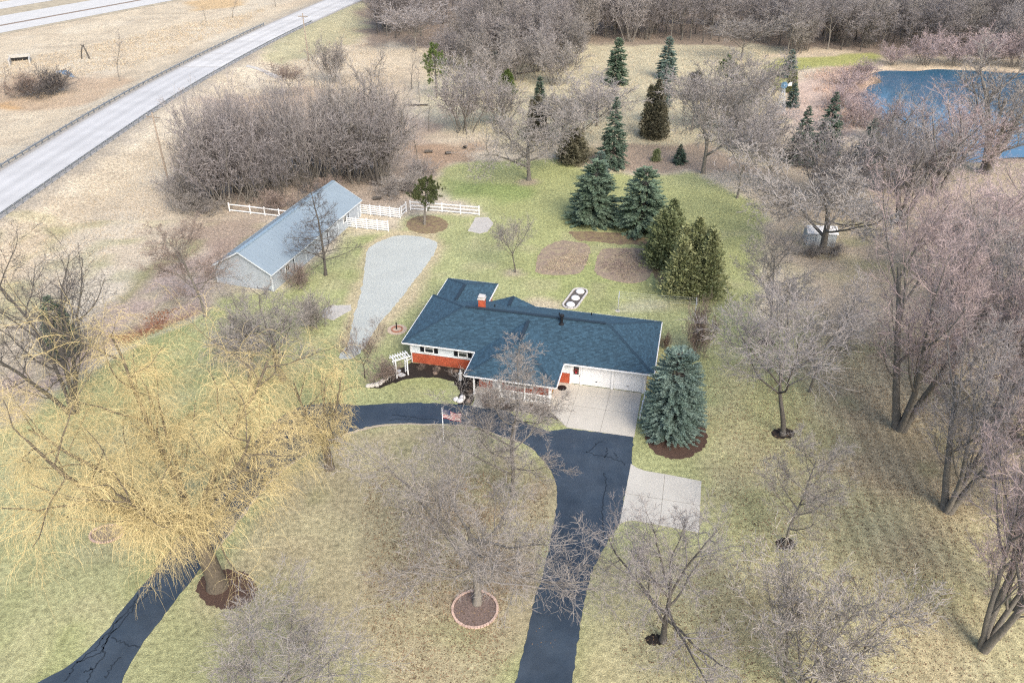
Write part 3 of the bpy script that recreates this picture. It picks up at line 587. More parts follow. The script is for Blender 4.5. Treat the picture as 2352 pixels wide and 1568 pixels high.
rl = MB().box(15.2, 15.3, -3.45, -2.4, 1.12, 1.2).box(15.215, 15.285, -3.45, -2.4, .34, .42).build('railing', M_white, house)
for i in range(8): link('baluster', bal, rl, (15.25, -3.38 + i*.13, 0))
# roof: shingle courses laid on every plane
M_shin = mat('blue_shingle', (.03, .07, .10), .62, .12, 6.0, attr='tone', spec=.45)
def shingle_plane(eL, eR, tL, tR, tones, VV, FF, seed, course=.16, tab=.32):
    eL, eR, tL, tR = map(np.array, (eL, eR, tL, tR)); rr = np.random.RandomState(seed)
    ux = (eR-eL)/np.linalg.norm(eR-eL); up_ = tL - eL; up_ = up_ - ux*(up_@ux); LS = np.linalg.norm(up_); up_ = up_/LS; n = np.cross(ux, up_)
    xl1 = (tL-eL)@ux; xr0 = (eR-eL)@ux; xr1 = (tR-eL)@ux
    l = lambda s: xl1*s/LS; r = lambda s: xr0 + (xr1-xr0)*s/LS
    for k in range(int(math.ceil(LS/course))):
        s0, s1 = k*course, min((k+1)*course + .03, LS); x = l(s0) - rr.uniform(0, tab)
        while x < r(s0):
            w = tab*rr.uniform(.55, 1.35); x0, x1 = x, x + w; x += w
            a0, a1 = max(x0, l(s0)), min(x1, r(s0)); b0, b1_ = max(x0, l(s1)), min(x1, r(s1))
            if a1 <= a0 + .01: continue
            b0 = min(b0, r(s1)); b1_ = max(b1_, b0 + .001); h = .022 + rr.uniform(0, .016); base = len(VV)
            P = lambda xx, ss, hh: eL + ux*xx + up_*ss + n*hh
            VV += [P(a0, s0, h), P(a1, s0, h), P(b1_, s1, .006), P(b0, s1, .006), P(a0, s0, 0), P(a1, s0, 0)]
            FF += [(base, base+1, base+2, base+3), (base+4, base+5, base+1, base)]
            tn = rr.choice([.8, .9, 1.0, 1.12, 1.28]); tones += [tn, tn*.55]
roof = link('roof', None, house); roof.empty_display_size = .3
A_ = (0, 0, EZ); B_ = (24.2, .05, EZ); C_ = (24.2, 9.7, EZ); D_ = (0, 9.7, EZ); RZ = EZ + 4.85*SL; R1 = (4.85, 4.85, RZ); R2 = (19.35, 4.85, RZ)
pz = EZ + 4.245*SL; P1 = (7.41, -3.95, EZ); P2 = (15.9, -3.95, EZ); PF = (11.655, .295, pz); PB = (11.655, 4.245, pz)
wz = EZ + 2.82*SL; W1 = (.46, 13.68, EZ); W2 = (6.1, 13.68, EZ); WF = (3.28, 10.86, wz); WB = (3.28, 9.7-2.82, wz)
gzr = EZ + 2.3*SL; GG = (8.8, 9.82, gzr); GB = (8.8, 9.7-2.3, gzr)
def flat_back(p, y): return (p[0], y, p[2])
planes = [(A_, B_, R1, R2), (C_, D_, R2, R1), (B_, C_, R2, R2), (D_, A_, R1, R1),
          (P1, P2, PF, PF), ((P2), (15.9, .02, EZ), PF, PB), ((7.41, .02, EZ), P1, PB, PF),
          (W2, W1, WF, WF), (W1, (.46, 9.68, EZ), WF, WB), ((6.1, 9.68, EZ), W2, WB, WF),
          ((11.1, 9.72, EZ), (11.1, 9.82, EZ), GB, GG), ((6.5, 9.82, EZ), (6.5, 9.72, EZ), GG, GB)]
VV, FF, tones = [], [], []; dk = MB()
for i, p in enumerate(planes):
    shingle_plane(*p, tones, VV, FF, 100 + i)
    q = [np.array(v) - np.array([0, 0, .004]) for v in p]; q = [q[0], q[1], q[3], q[2]]
    if np.allclose(q[2], q[3]): q = q[:3]
    dk.add(q, [list(range(len(q)))])
me = mesh_from('shingles', VV, FF, M_shin)
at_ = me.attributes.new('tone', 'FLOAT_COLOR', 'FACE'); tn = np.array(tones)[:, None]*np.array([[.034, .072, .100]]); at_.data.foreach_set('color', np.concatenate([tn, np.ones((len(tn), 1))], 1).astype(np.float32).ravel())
link('shingles', me, roof)['kind'] = 'stuff'; dk.build('roof_deck', mat('roof_felt', (.015, .025, .035), .9), roof)
MB().add([(6.5, 9.8, EZ), (11.1, 9.8, EZ), (8.8, 9.8, gzr-.03)], [(2, 1, 0)]).build('gable_end', M_siding, roof)
def caps(p, q, w=.15):
    p, q = np.array(p), np.array(q); L_ = np.linalg.norm(q-p); d = (q-p)/L_; s = np.cross(d, [0, 0, 1.]); s /= np.linalg.norm(s); mb = MB(); k = 0
    while k*.2 < L_:
        a = p + d*k*.2; b = p + d*min(k*.2 + .26, L_); dz = np.array([0, 0, .05]); dz2 = np.array([0, 0, .025])
        drop = np.array([0, 0, w*SL*(1.0 if abs(d[2]) < .05 else .72)])
        mb.add([a+dz, b+dz2, b+s*w-drop+dz2, a+s*w-drop+dz, a-s*w-drop+dz, b-s*w-drop+dz2], [(0, 1, 2, 3)[::-1], (0, 4, 5, 1)[::-1]]); k += 1
    o = mb.build('ridge_cap', mat('cap_shingle', (.026, .052, .075), .85, .3, 8), roof); o['kind'] = 'stuff'
for p, q in ((A_, R1), (B_, R2), (C_, R2), (D_, R1), (P1, PF), (P2, PF), (W1, WF), (W2, WF), (R1, R2), (PF, PB), (WF, WB), (GG, GB)): caps(p, q)
def rvent(p, q, sgn=1):
    mb = MB(); mb.bar((p[0], p[1], p[2]+.05), (q[0], q[1], q[2]+.05), .32, .09); mb.build('ridge_vent', mat('vent_shingle', (.02, .036, .052), .8, .2, 9), roof)
rvent((5.1, 4.85, RZ), (19.1, 4.85, RZ)); rvent((11.655, .6, pz), (11.655, 3.9, pz)); rvent((3.28, 10.6, wz), (3.28, 7.4, wz)); rvent((8.8, 9.6, gzr), (8.8, 7.8, gzr))
def gutter(p, q, out):
    p = Vector(p); q = Vector(q); o_ = Vector(out)
    g = MB().bar(p + o_*.03 - Vector((0, 0, .10)), q + o_*.03 - Vector((0, 0, .10)), .03, .17); g.bar(p + o_*.07 - Vector((0, 0, .06)), q + o_*.07 - Vector((0, 0, .06)), .07, .09); g.build('gutter', M_white, roof)
for p, q, n_ in ((A_, (7.4, .02, EZ), (0, -1, 0)), ((15.9, .03, EZ), B_, (0, -1, 0)), (B_, C_, (1, 0, 0)), (P1, P2, (0, -1, 0)), (P2, (15.9, 0, EZ), (1, 0, 0)), ((7.41, 0, EZ), P1, (-1, 0, 0)), ((0, 9.7, EZ), A_, (-1, 0, 0)), (C_, (11.1, 9.7, EZ), (0, 1, 0)), (W1, W2, (0, 1, 0)), (W2, (6.1, 9.7, EZ), (1, 0, 0)), ((.46, 9.7, EZ), W1, (-1, 0, 0))): gutter(p, q, n_)
sf = MB()
for x0, x1, y0, y1 in ((.05, 7.5, .06, .5), (15.15, 24.1, .1, .5), (23.55, 24.15, .5, 9.6), (.05, .65, .5, 9.6), (7.5, 15.8, -3.9, -2.3), (7.46, 8.3, -2.3, .5), (15.1, 15.85, -2.3, .1)): sf.add([(x0, y0, EZ-.025), (x1, y0, EZ-.025), (x1, y1, EZ-.025), (x0, y1, EZ-.025)], [(3, 2, 1, 0)])
sf.build('soffit', M_white, roof)
MB().bar((.72, .40, .1), (.72, .40, EZ-.15), .07, .07).build('downspout', M_white, house); MB().bar((23.45, .36, .1), (23.45, .36, EZ-.15), .08, .08).build('downspout', M_white, house)
ch = MB().box(6.27, 6.87, 5.2, 5.8, 3.9, 5.25).build('chimney', M_brick, roof)
MB().box(6.2, 6.94, 5.13, 5.87, 5.25, 5.37).box(6.35, 6.79, 5.28, 5.72, 5.37, 5.5).box(6.25, 6.89, 5.18, 5.82, 5.5, 5.57).build('chimney_cap', M_stone, ch)
sp = MB().lathe([(.34, 4.17), (.13, 4.30), (.13, 4.95)], 14, (14.85, 4.3)).build('stove_pipe', M_black, roof); MB().lathe([(.17, 4.95), (.24, 5.0), (.24, 5.16), (.1, 5.24)], 14, (14.85, 4.3)).build('rain_cap', M_black, sp)
for x, y in ((7.6, 6.6), (14.26, 6.3), (17.2, 8.6)): zz = EZ + (9.7-y)*SL; MB().lathe([(.06, zz-.1), (.06, zz+.3)], 8, (x, y)).build('vent_pipe', M_black, roof)
# low white rail beside the apron
fence('picket_rail', [tuple(hw_(23.62, -.2)), tuple(hw_(23.5, -3.5))], .75, 2, 1.65, 'low white rail fence along the garage apron beside the blue spruce')
# wreath and mat
wr = props(link('wreath', None, None, (*hw_(17.03, GY-.04), 0), -HA), 'round wreath hanging on the glass of the white side door', 'wreath'); wb = MB(); rr = random.Random(3)
for i in range(60):
    a = rr.uniform(0, 6.283); r = rr.uniform(.14, .24); c = Vector((r*math.cos(a), rr.uniform(-.06, 0), 1.58 + r*math.sin(a))); wb.bar(c, c + Vector((rr.uniform(-.1, .1), rr.uniform(-.05, .02), rr.uniform(-.1, .1))), .035, .015)
wb.build('sprig', mat('wreath_leaf', (.16, .10, .05), .9, .4, 20, col2=(.3, .05, .05)), wr); MB().box(-.08, .08, -.1, -.06, 1.45, 1.56).box(-.05, -.01, -.095, -.06, 1.28, 1.45).box(.02, .06, -.095, -.06, 1.3, 1.45).build('bow', M_red, wr)
c = hw_(15.9, -.45); props(MB().lathe([(.42, 0), (.44, .03), (.36, .045)], 18).build('door_mat', M_black, None, loc=(c[0], c[1], .036)), 'dark round mat on the concrete near the side door', 'mat')

# ------------------------------------------------------------------ the barn
barn = thing('pole_barn', 'long grey pole barn with pale blue metal gable roof', 'barn', (-27.25, 79.95, 0), R(-17))
BW, BL, BE, BR = 7.3, 22.3, 2.5, 4.62
MB().box(-.15, 0, .15, BL, 0, BE).build('wall', M_barnwall, barn); MB().box(-BW, -BW+.15, .15, BL, 0, BE).build('wall', M_barnwall, barn)
def gable(y0, y1, nm): MB().add([(-BW, y0, 0), (0, y0, 0), (0, y0, BE), (-BW/2, y0, BR-.08), (-BW, y0, BE), (-BW, y1, 0), (0, y1, 0), (0, y1, BE), (-BW/2, y1, BR-.08), (-BW, y1, BE)], [(0, 1, 2, 3, 4), (9, 8, 7, 6, 5), (0, 5, 6, 1), (1, 6, 7, 2), (4, 9, 5, 0)]).build(nm, M_barnwall, barn)
gable(0, .15, 'gable_wall'); gable(BL, BL+.15, 'gable_wall')
mb = MB(); z = .1
while z < BR - .3:
    w = lambda zz: BW/2 if zz < BE else BW/2*(BR-.1-zz)/(BR-.1-BE)
    a, b = w(z), w(z+.2); mb.add([(-BW/2-a, -.03, z), (-BW/2+a, -.03, z), (-BW/2+b, -.006, z+.2), (-BW/2-b, -.006, z+.2), (-BW/2-a, 0, z), (-BW/2+a, 0, z)], [(0, 1, 2, 3), (4, 5, 1, 0)]); z += .2
mb.build('lap_siding', M_barnwall, barn)
mb = MB()
for y in np.arange(.3, BL, .305): mb.box(0, .022, y-.02, y+.02, .1, BE-.05)
mb.build('batten', M_barnwall, barn)['kind'] = 'stuff'
ov = .32; sl = (BR-BE)/(BW/2)
for s, nm in ((1, 'roof_slope'), (-1, 'roof_slope')):
    xr = -BW/2; xe = xr + s*(BW/2 + ov); ze = BR - (BW/2 + ov)*sl; mb = MB()
    mb.add([(xr, -ov, BR), (xe, -ov, ze), (xe, BL+ov, ze), (xr, BL+ov, BR), (xr, -ov, BR-.06), (xe, -ov, ze-.06), (xe, BL+ov, ze-.06), (xr, BL+ov, BR-.06)], [(0, 1, 2, 3), (7, 6, 5, 4), (0, 4, 5, 1), (1, 5, 6, 2), (2, 6, 7, 3)] if s > 0 else [(3, 2, 1, 0), (4, 5, 6, 7), (1, 5, 4, 0), (2, 6, 5, 1), (3, 7, 6, 2)])
    sl_o = mb.build(nm, M_barnroof, barn); rb = MB()
    for y in np.arange(-ov + .02, BL + ov, .76): rb.bar((xr, y, BR+.008), (xe, y, ze+.008), .035, .03)
    rb.build('roof_rib', M_barnroof, sl_o)['kind'] = 'stuff'
    MB().bar((xe, -ov, ze-.07), (xe, BL+ov, ze-.07), .04, .14).build('fascia', M_barntrim, barn)
    for y in (-ov, BL+ov): MB().bar((xr, y, BR-.08), (xe, y, ze-.08), .04, .15).build('rake_board', M_barntrim, barn)
MB().bar((-BW/2-.12, -ov-.02, BR+.0), (-BW/2-.12, BL+ov+.02, BR+.0), .30, .04).bar((-BW/2+.16, -ov-.02, BR-.02), (-BW/2+.16, BL+ov+.02, BR-.02), .05, .07).build('ridge_flashing', mat('ridge_flashing', (.28, .37, .43), .45, .05, metallic=.25), barn)
for x, y in ((.0, .0), (-BW, .0), (.0, BL)): MB().box(x-.09, x+.05, y-.05, y+.09, 0, BE-.03).build('corner_board', M_barntrim, barn)
def barn_window(y0, y1, z0, z1):
    g = MB().box(.0, .03, y0, y1, z0, z1).build('window', M_glass, barn); f = MB().box(.0, .06, y0-.1, y0, z0-.1, z1+.1).box(.0, .06, y1, y1+.1, z0-.1, z1+.1).box(.0, .06, y0, y1, z1, z1+.1).box(.0, .08, y0, y1, z0-.1, z0)
    f.box(.031, .05, (y0+y1)/2-.03, (y0+y1)/2+.03, z0, z1); f.build('frame', M_white, g)
barn_window(3.0, 3.7, 1.05, 1.85); barn_window(17.5, 18.2, 1.05, 1.85)
for y0, y1 in ((4.9, 7.6), (13.2, 15.9), (19.0, 21.6)):
    dr = MB().box(.024, .075, y0, y1, .12, BE-.2).build('sliding_door', M_barnwall, barn); MB().box(.076, .10, y0, y0+.12, .12, BE-.2).box(.076, .10, y1-.12, y1, .12, BE-.2).build('trim', M_barntrim, dr)
    MB().box(.024, .05, y0-.14, y0-.01, .12, BE-.1).build('door_gap_dark', M_barndark, barn)  # solid dark strip, painted to stand for the shade in the gap
MB().box(-2.0, -.3, -.06, -.035, .15, .22).box(-2.05, -1.98, -.06, -.035, .1, .42).build('skirt_trim', M_barndark, barn)

# ------------------------------------------------------------------ yard things
def rock(name, x, y, sx, sy, sz, m, label, cat='rock', group=None, seed=0, z=0.0):
    bm = bmesh.new(); bmesh.ops.create_icosphere(bm, subdivisions=2, radius=1); rr = np.random.RandomState(seed)
    k = rr.randn(6, 3)
    for v in bm.verts:
        p = np.array(v.co); f = 1 + .11*sum(math.sin(2.2*(p@k[i]) + i) for i in range(6))/2; p = p*f; v.co = (p[0]*sx, p[1]*sy, max(p[2], -.55)*sz)
    me = bpy.data.meshes.new(name); bm.to_mesh(me); bm.free(); me.materials.append(m)
    return props(link(name, me, None, (x, y, z + sz*.4), rr.uniform(0, 6)), label, cat, group)
for i, p in enumerate([(540, 970), (485, 1000), (435, 1040), (380, 1085), (335, 1120), (285, 1145), (205, 1160), (140, 1165)]):
    g = at(*a7(*p)); rock('edging_stone', g[0], g[1], .30, .24, .24, M_stone, 'pale limestone in the curved row edging the bed by the arbor', 'stone', 'limestone row by the arbor', 20+i)
for i, (p, lb, s) in enumerate([((560, 855), 'pale flagstone step behind the white arbor', .42), ((650, 900), 'pale flagstone step under the white arbor', .38), ((705, 965), 'pale flagstone step in front of the white arbor', .42)]):
    g = at(*a7(*p)); n = 9; rr = random.Random(i); mb = MB(); P = [(s*rr.uniform(.8, 1.1)*math.cos(6.283*k/n), s*rr.uniform(.8, 1.1)*.75*math.sin(6.283*k/n)) for k in range(n)]
    o = sheet('stepping_stone', P, .06, M_flagstone, .06); o.location = (g[0], g[1], .012); props(o, lb, 'stepping stone')
for i, (dx, dy, s, lb) in enumerate([(-.38, .1, .34, 'left rounded white boulder of the trio at the bed corner'), (.05, -.15, .36, 'front white boulder of the trio at the bed corner by the drive'), (.2, .3, .34, 'rear white boulder of the trio at the bed corner')]):
    g = at(*a7(1735, 1410)); rock('boulder', g[0]+dx, g[1]+dy, s, s*.8, s*.75, mat('white_quartz', (.66, .63, .60), .85, .15, 5, .4, 9), ['rounded white boulder at the bed corner, on the lawn side', 'low white boulder at the bed corner, touching the drive', 'white boulder at the bed corner, on the house side'][i], 'boulder', None, 40+i)
for i, (p, lb) in enumerate([((1880, 1420), 'brown fieldstone beside the porch walk'), ((1660, 905), 'reddish fieldstone near the white statue'), ((1350, 860), 'brown fieldstone in the mulch under the right front window'), ((1300, 940), 'small brown fieldstone at the lawn edge of the front bed')]):
    g = at(*a7(*p)); rock('fieldstone', g[0], g[1], .28, .22, .16, M_stonebr, lb, 'stone', None, 60+i)
# arbor
ac = (at(*a7(615, 995)) + at(*a7(808, 935)))/2; dv = at(*a7(808, 935)) - at(*a7(615, 995)); ang = math.atan2(dv[1], dv[0]); aw = np.hypot(dv[0], dv[1])/2
arb = thing('garden_arbor', 'white flat-topped garden arbor over the flagstone path', 'arbor', (ac[0], ac[1], 0), ang)
for s in (-1, 1):
    for t in (-.3, .3): MB().box(s*aw-.05, s*aw+.05, t-.05, t+.05, 0, 2.15).build('post', M_white, arb)
    for k in range(6): MB().box(s*aw-.02, s*aw+.02, -.25, .25, .35+k*.3, .39+k*.3).build('lattice_slat', M_white, arb)
for t in (-.36, .36): MB().box(-aw-.35, aw+.35, t-.03, t+.03, 2.02, 2.16).build('beam', M_white, arb)
for k in range(7): x = -aw - .2 + k*(2*aw+.4)/6; MB().box(x-.03, x+.03, -.55, .55, 2.165, 2.25).build('slat', M_white, arb)
MB().bar((aw+.05, .3, 1.2), (aw+.75, .5, 1.2), .05, .08).build('side_rail', M_white, arb)
# statue
g = at(*a7(1745, 1048)); st = thing('garden_statue', 'small white robed garden statue in the dark mulch', 'statue', (g[0], g[1], .01)); M_plaster = mat('white_plaster', (.78, .77, .74), .7, .06, 6)
MB().lathe([(.17, 0), (.17, .07), (.13, .09)], 14).build('pedestal', M_plaster, st); MB().lathe([(.15, .09), (.16, .2), (.125, .5), (.135, .72), (.15, .80), (.10, .88), (.045, .92)], 14).build('robe', M_plaster, st, True)
MB().lathe([(.04, .91), (.075, .96), (.085, 1.03), (.07, 1.10), (.02, 1.14)], 12).build('head', M_plaster, st, True)
for s in (-1, 1): MB().tube([(s*.14, 0, .80), (s*.17, -.06, .66), (s*.06, -.15, .70)], .045, .03).build('arm', M_plaster, st, True)
# flagpole and flag
g = at(1020, 1022); fh = height_for(g[1], 938); fp = thing('flagpole', 'slim white flagpole at the edge of the circle lawn', 'flagpole', (g[0], g[1], 0)); MB().lathe([(.05, -.2), (.045, 1), (.03, fh)], 10).build('pole', M_white, fp, True); MB().lathe([(.01, fh), (.06, fh+.04), (.06, fh+.08), (.01, fh+.12)], 10).build('finial', M_metal, fp, True)
fl = thing('flag', 'striped red and white flag with blue starred corner on the pole', 'flag', (g[0]+.04, g[1], fh)); nx_, nz_ = 26, 26
def fpt(s, t): x = 1.52*s; return (x, .16*math.sin(x*5 + t*1.5)*s - .1*s, -.08 - .9*t - .42*s**1.3 + .05*math.sin(x*4)*s)
V = [fpt(i/nx_, j/nz_) for i in range(nx_+1) for j in range(nz_+1)]; ff = [[], [], []]
for i in range(nx_):
    for j in range(nz_):
        q = (i*(nz_+1)+j, (i+1)*(nz_+1)+j, (i+1)*(nz_+1)+j+1, i*(nz_+1)+j+1); ff[2 if (i < nx_*.4 and j < 14) else (0 if (j//2) % 2 == 0 else 1)].append(q)
for k, (nm, m) in enumerate((('red_stripes', M_red), ('white_stripes', M_white), ('canton', M_blue))): link(nm, mesh_from(nm, V, ff[k], m), fl)
sb = MB()
for a in range(9):
    for b in range(11):
        if (a + b) % 2 == 0:
            s, t = .4*(b+1)/12, .538*(a+1)/10; p = np.array(fpt(s, t))
            for e in (-.012, .012): sb.add([p + [-.018, e, 0], p + [0, e, -.018], p + [.018, e, 0], p + [0, e, .018]], [(0, 1, 2, 3)])
sb.build('stars', M_white, fl)
# fire pit with hand pump
g = at(912, 757); pt = thing('fire_pit', 'round brick and gravel pad with a black post beside the gravel drive', 'fire pit', (g[0], g[1], 0)); MB().lathe([(1.05, -.02), (1.05, .03)], 24).build('gravel_ring', mat('pea_gravel', (.45, .36, .27), .95, .25, 8), pt)
bm = MB().box(-.13, .13, -.06, .06, .02, .14); bme = mesh_from('brick', bm.v, bm.f, mat('old_brick', (.34, .15, .1), .9, .25, 8))
for i in range(13): x = 6.283*i/13; link('brick', bme, pt, (.55*math.cos(x), .55*math.sin(x), 0), x+1.57)
MB().lathe([(.07, .02), (.07, .75), (.10, .76), (.03, .85)], 10, (-.05, .1)).build('post', M_black, pt)
# oblong planter with three domes
d1, d3 = at(*w2(640, 722)), at(*w2(530, 872)); dc = (d1+d3)/2; dv = d1-d3; L2 = np.hypot(dv[0], dv[1])/2; ang = math.atan2(dv[1], dv[0])
pl = thing('oblong_planter', 'oblong stone-edged bed with three white domes behind the house', 'planter', (dc[0], dc[1], 0), ang)
def stad(r, L_, n=10): return [(L_ + r*math.cos(t), r*math.sin(t)) for t in np.linspace(-math.pi/2, math.pi/2, n)] + [(-L_ + r*math.cos(t), r*math.sin(t)) for t in np.linspace(math.pi/2, 3*math.pi/2, n)]
sheet('gravel', stad(.75, L2), .05, mat('dark_gravel', (.10, .09, .08), .95, .5, 12), .05, pl); OS = stad(.82, L2, 12)
pts_ = [np.array(p) for p in OS]; per = [0.0]
for i in range(len(pts_)): per.append(per[-1] + np.hypot(*(pts_[(i+1) % len(pts_)] - pts_[i])))
for k in range(34):
    s = per[-1]*k/34; i = max(j for j in range(len(pts_)) if per[j] <= s + 1e-9); f = (s-per[i])/(per[i+1]-per[i]+1e-9); a, b = pts_[i], pts_[(i+1) % len(pts_)]; p = a + (b-a)*f
    MB().box(-per[-1]/70, per[-1]/70, -.09, .09, 0, .16).build('edge_block', M_stone, pl, loc=(p[0], p[1], 0), rotz=math.atan2(*(b-a)[::-1]))
for x in (-L2, 0, L2): MB().lathe([(.5, .04), (.5, .12), (.42, .25), (.25, .33), (.05, .36)], 18, (x, 0)).build('dome', M_plaster, pl, True)
# clothesline
p1, p2 = at(1419, 714), at(1595, 729); cl = thing('clothesline', 'metal clothesline with two T posts and four wires behind the house', 'clothesline', (p1[0], p1[1], 0), math.atan2(p2[1]-p1[1], p2[0]-p1[0])); Lc = float(np.hypot(*(p2-p1)[:2]))
for x in (0, Lc):
    q = MB().lathe([(.05, -.2), (.045, 2.0)], 8, (x, 0)).build('post', M_metal, cl, True); MB().box(x-.04, x+.04, -.75, .75, 1.98, 2.05).build('crossarm', M_metal, q)
    for s in (-1, 1): MB().bar((x, 0, 1.45), (x, s*.6, 1.98), .03, .03).build('brace', M_metal, q)
for y in (-.68, -.25, .25, .68): MB().tube([(Lc*t, y, 2.06 - .10*math.sin(math.pi*t)) for t in np.linspace(0, 1, 9)], .008, .008, 4).build('wire', M_metal, cl)
MB().lathe([(.28, 0), (.25, .04)], 14).build('footing', M_oldconc, cl)
# farm windmill
g = on_ground(1790, 262); hz_ = height_for(g[1], 193); wm = thing('windmill', 'small lattice-tower windmill with blue fan and white tail by the pond', 'windmill', tuple(g)); M_wm = mat('pale_galvanised', (.55, .57, .58), .5, .1, metallic=.2)
cs = [(-1, -1), (1, -1), (1, 1), (-1, 1)]; wf = lambda z: .85 - .75*z/(hz_-.3)
for sx, sy in cs: MB().bar((sx*.85, sy*.85, -.1), (sx*.1, sy*.1, hz_-.3), .07, .07).build('tower_leg', M_wm, wm)
for k in range(5):
    z0 = .6 + k*(hz_-1.2)/5; z1 = z0 + (hz_-1.2)/5; a, b = wf(z0), wf(z1)
    for i in range(4):
        c1, c2 = cs[i], cs[(i+1) % 4]; MB().bar((c1[0]*a, c1[1]*a, z0), (c2[0]*a, c2[1]*a, z0), .05, .05).build('girt', M_wm, wm); MB().bar((c1[0]*a, c1[1]*a, z0), (c2[0]*b, c2[1]*b, z1), .03, .03).build('brace', M_wm, wm)
fan = MB().lathe([(.09, -.1), (.09, .1)], 10).build('hub', M_wm, wm, loc=(-.2, -.45, hz_)); fan.rotation_euler[0] = math.pi/2; M_fan = mat('blue_fan', (.10, .20, .30), .5, .1)
for i in range(12): a = 6.283*i/12; b = MB().add([(.1, -.04, 0), (.62, -.15, .05), (.62, .12, -.05), (.1, .04, 0)], [(0, 1, 2, 3)]).build('blade', M_fan, fan); b.rotation_euler[2] = a
MB().bar((-.2, -.35, hz_), (1.0, .3, hz_), .05, .05).build('tail_boom', M_wm, wm); MB().add([(.75, .16, hz_-.3), (1.5, .57, hz_-.34), (1.5, .57, hz_+.3), (.75, .16, hz_+.2), (.77, .13, hz_-.3), (1.52, .54, hz_-.34), (1.52, .54, hz_+.3), (.77, .13, hz_+.2)], [(0, 1, 2, 3), (7, 6, 5, 4), (0, 4, 5, 1), (1, 5, 6, 2), (2, 6, 7, 3), (3, 7, 4, 0)]).build('tail', M_white, wm)
# garden shed behind the wide tree
g = at(1884, 566); sh = thing('garden_shed', 'small white-roofed pale shed half hidden behind the wide bare tree', 'shed', (g[0], g[1], 0), R(-6)); M_shw = mat('shed_wall', (.40, .44, .46), .6, .08)
MB().box(-1.75, 1.75, 0, 2.4, 0, 1.75).build('wall', M_shw, sh); MB().add([(-1.9, -.15, 1.75), (1.9, -.15, 1.75), (1.9, 1.2, 2.35), (-1.9, 1.2, 2.35), (1.9, 2.55, 1.75), (-1.9, 2.55, 1.75)], [(0, 1, 2, 3), (3, 2, 4, 5)]).build('roof', M_white, sh)
for s in (-1, 1): MB().add([(s*1.75, 0, 1.75), (s*1.75, 2.4, 1.75), (s*1.75, 1.2, 2.28)], [(0, 1, 2)]).build('gable_end', M_shw, sh)
sd = MB().box(-.75, .75, -.04, -.005, .05, 1.65).build('shed_door', mat('shed_door', (.46, .5, .52), .6, .08), sh); MB().box(.55, .6, -.08, -.04, .75, .95).build('handle', M_black, sd)
# culvert, dead stump, logs
g = on_ground(58, 146); cu = thing('culvert', 'concrete box culvert mouth in the marsh beyond the road', 'culvert', tuple(g), R(25)); MB().box(-3.2, -2.9, -1, 3.5, -.5, 1.1).box(.9, 1.2, -1, 2.5, -.5, 1.1).build('wing_wall', M_oldconc, cu); MB().box(-3.2, 1.2, 3.0, 3.5, .8, 1.4).build('headwall', M_oldconc, cu); MB().box(-2.9, .9, 3.1, 3.3, -.4, .8).build('opening_dark', M_black, cu)  # mouth is a solid black slab standing for the shade inside
g = on_ground(196, 136); ds = thing('dead_snag', 'broken forked dead trunk standing in the tan marsh', 'dead tree', tuple(g)); MB().tube([(-.9, 0, -.1), (-.5, .1, 1.6), (.0, .2, 2.9), (.5, .2, 3.1)], .16, .12).build('trunk', M_barkd, ds); MB().tube([(.9, .3, -.1), (.6, .2, 1.5), (.3, .2, 2.8), (-.3, .2, 3.2)], .2, .1).build('trunk', M_barkd, ds)
c2_ = crop(600, 0, 2.8)
for i, (p, l_, a, lb) in enumerate([((1250, 1045), 1.3, .1, 'short thick cut log lying on the leaf-brown ground'), ((1385, 1055), .9, .4, 'small dark stump near the lawn edge'), ((1165, 725), 4.5, .1, 'long grey fallen log below the far pine'), ((240, 500), 6, .5, 'fallen trunk at the foot of the wood'), ((1500, 1015), .8, 1.2, 'small cut log by the multi-stemmed tree'), ((900, 1365), 1.2, .2, 'dark log among stones behind the white fence'), ((1075, 1245), 1.5, .3, 'pale split log between barn and lawn')]):
    cc = c2_ if i != 3 else crop(1200, 0, 2.8); g = on_ground(*cc(*p)); r = .28 if l_ < 2 else .2
    o = MB().tube([(-l_/2, 0, r*.8), (0, .05, r*.9), (l_/2, 0, r*.8)], r, r*.8, 8).build('fallen_log', M_barkd if i not in (6,) else M_stone, None, True, tuple(g), a); props(o, lb, 'log')

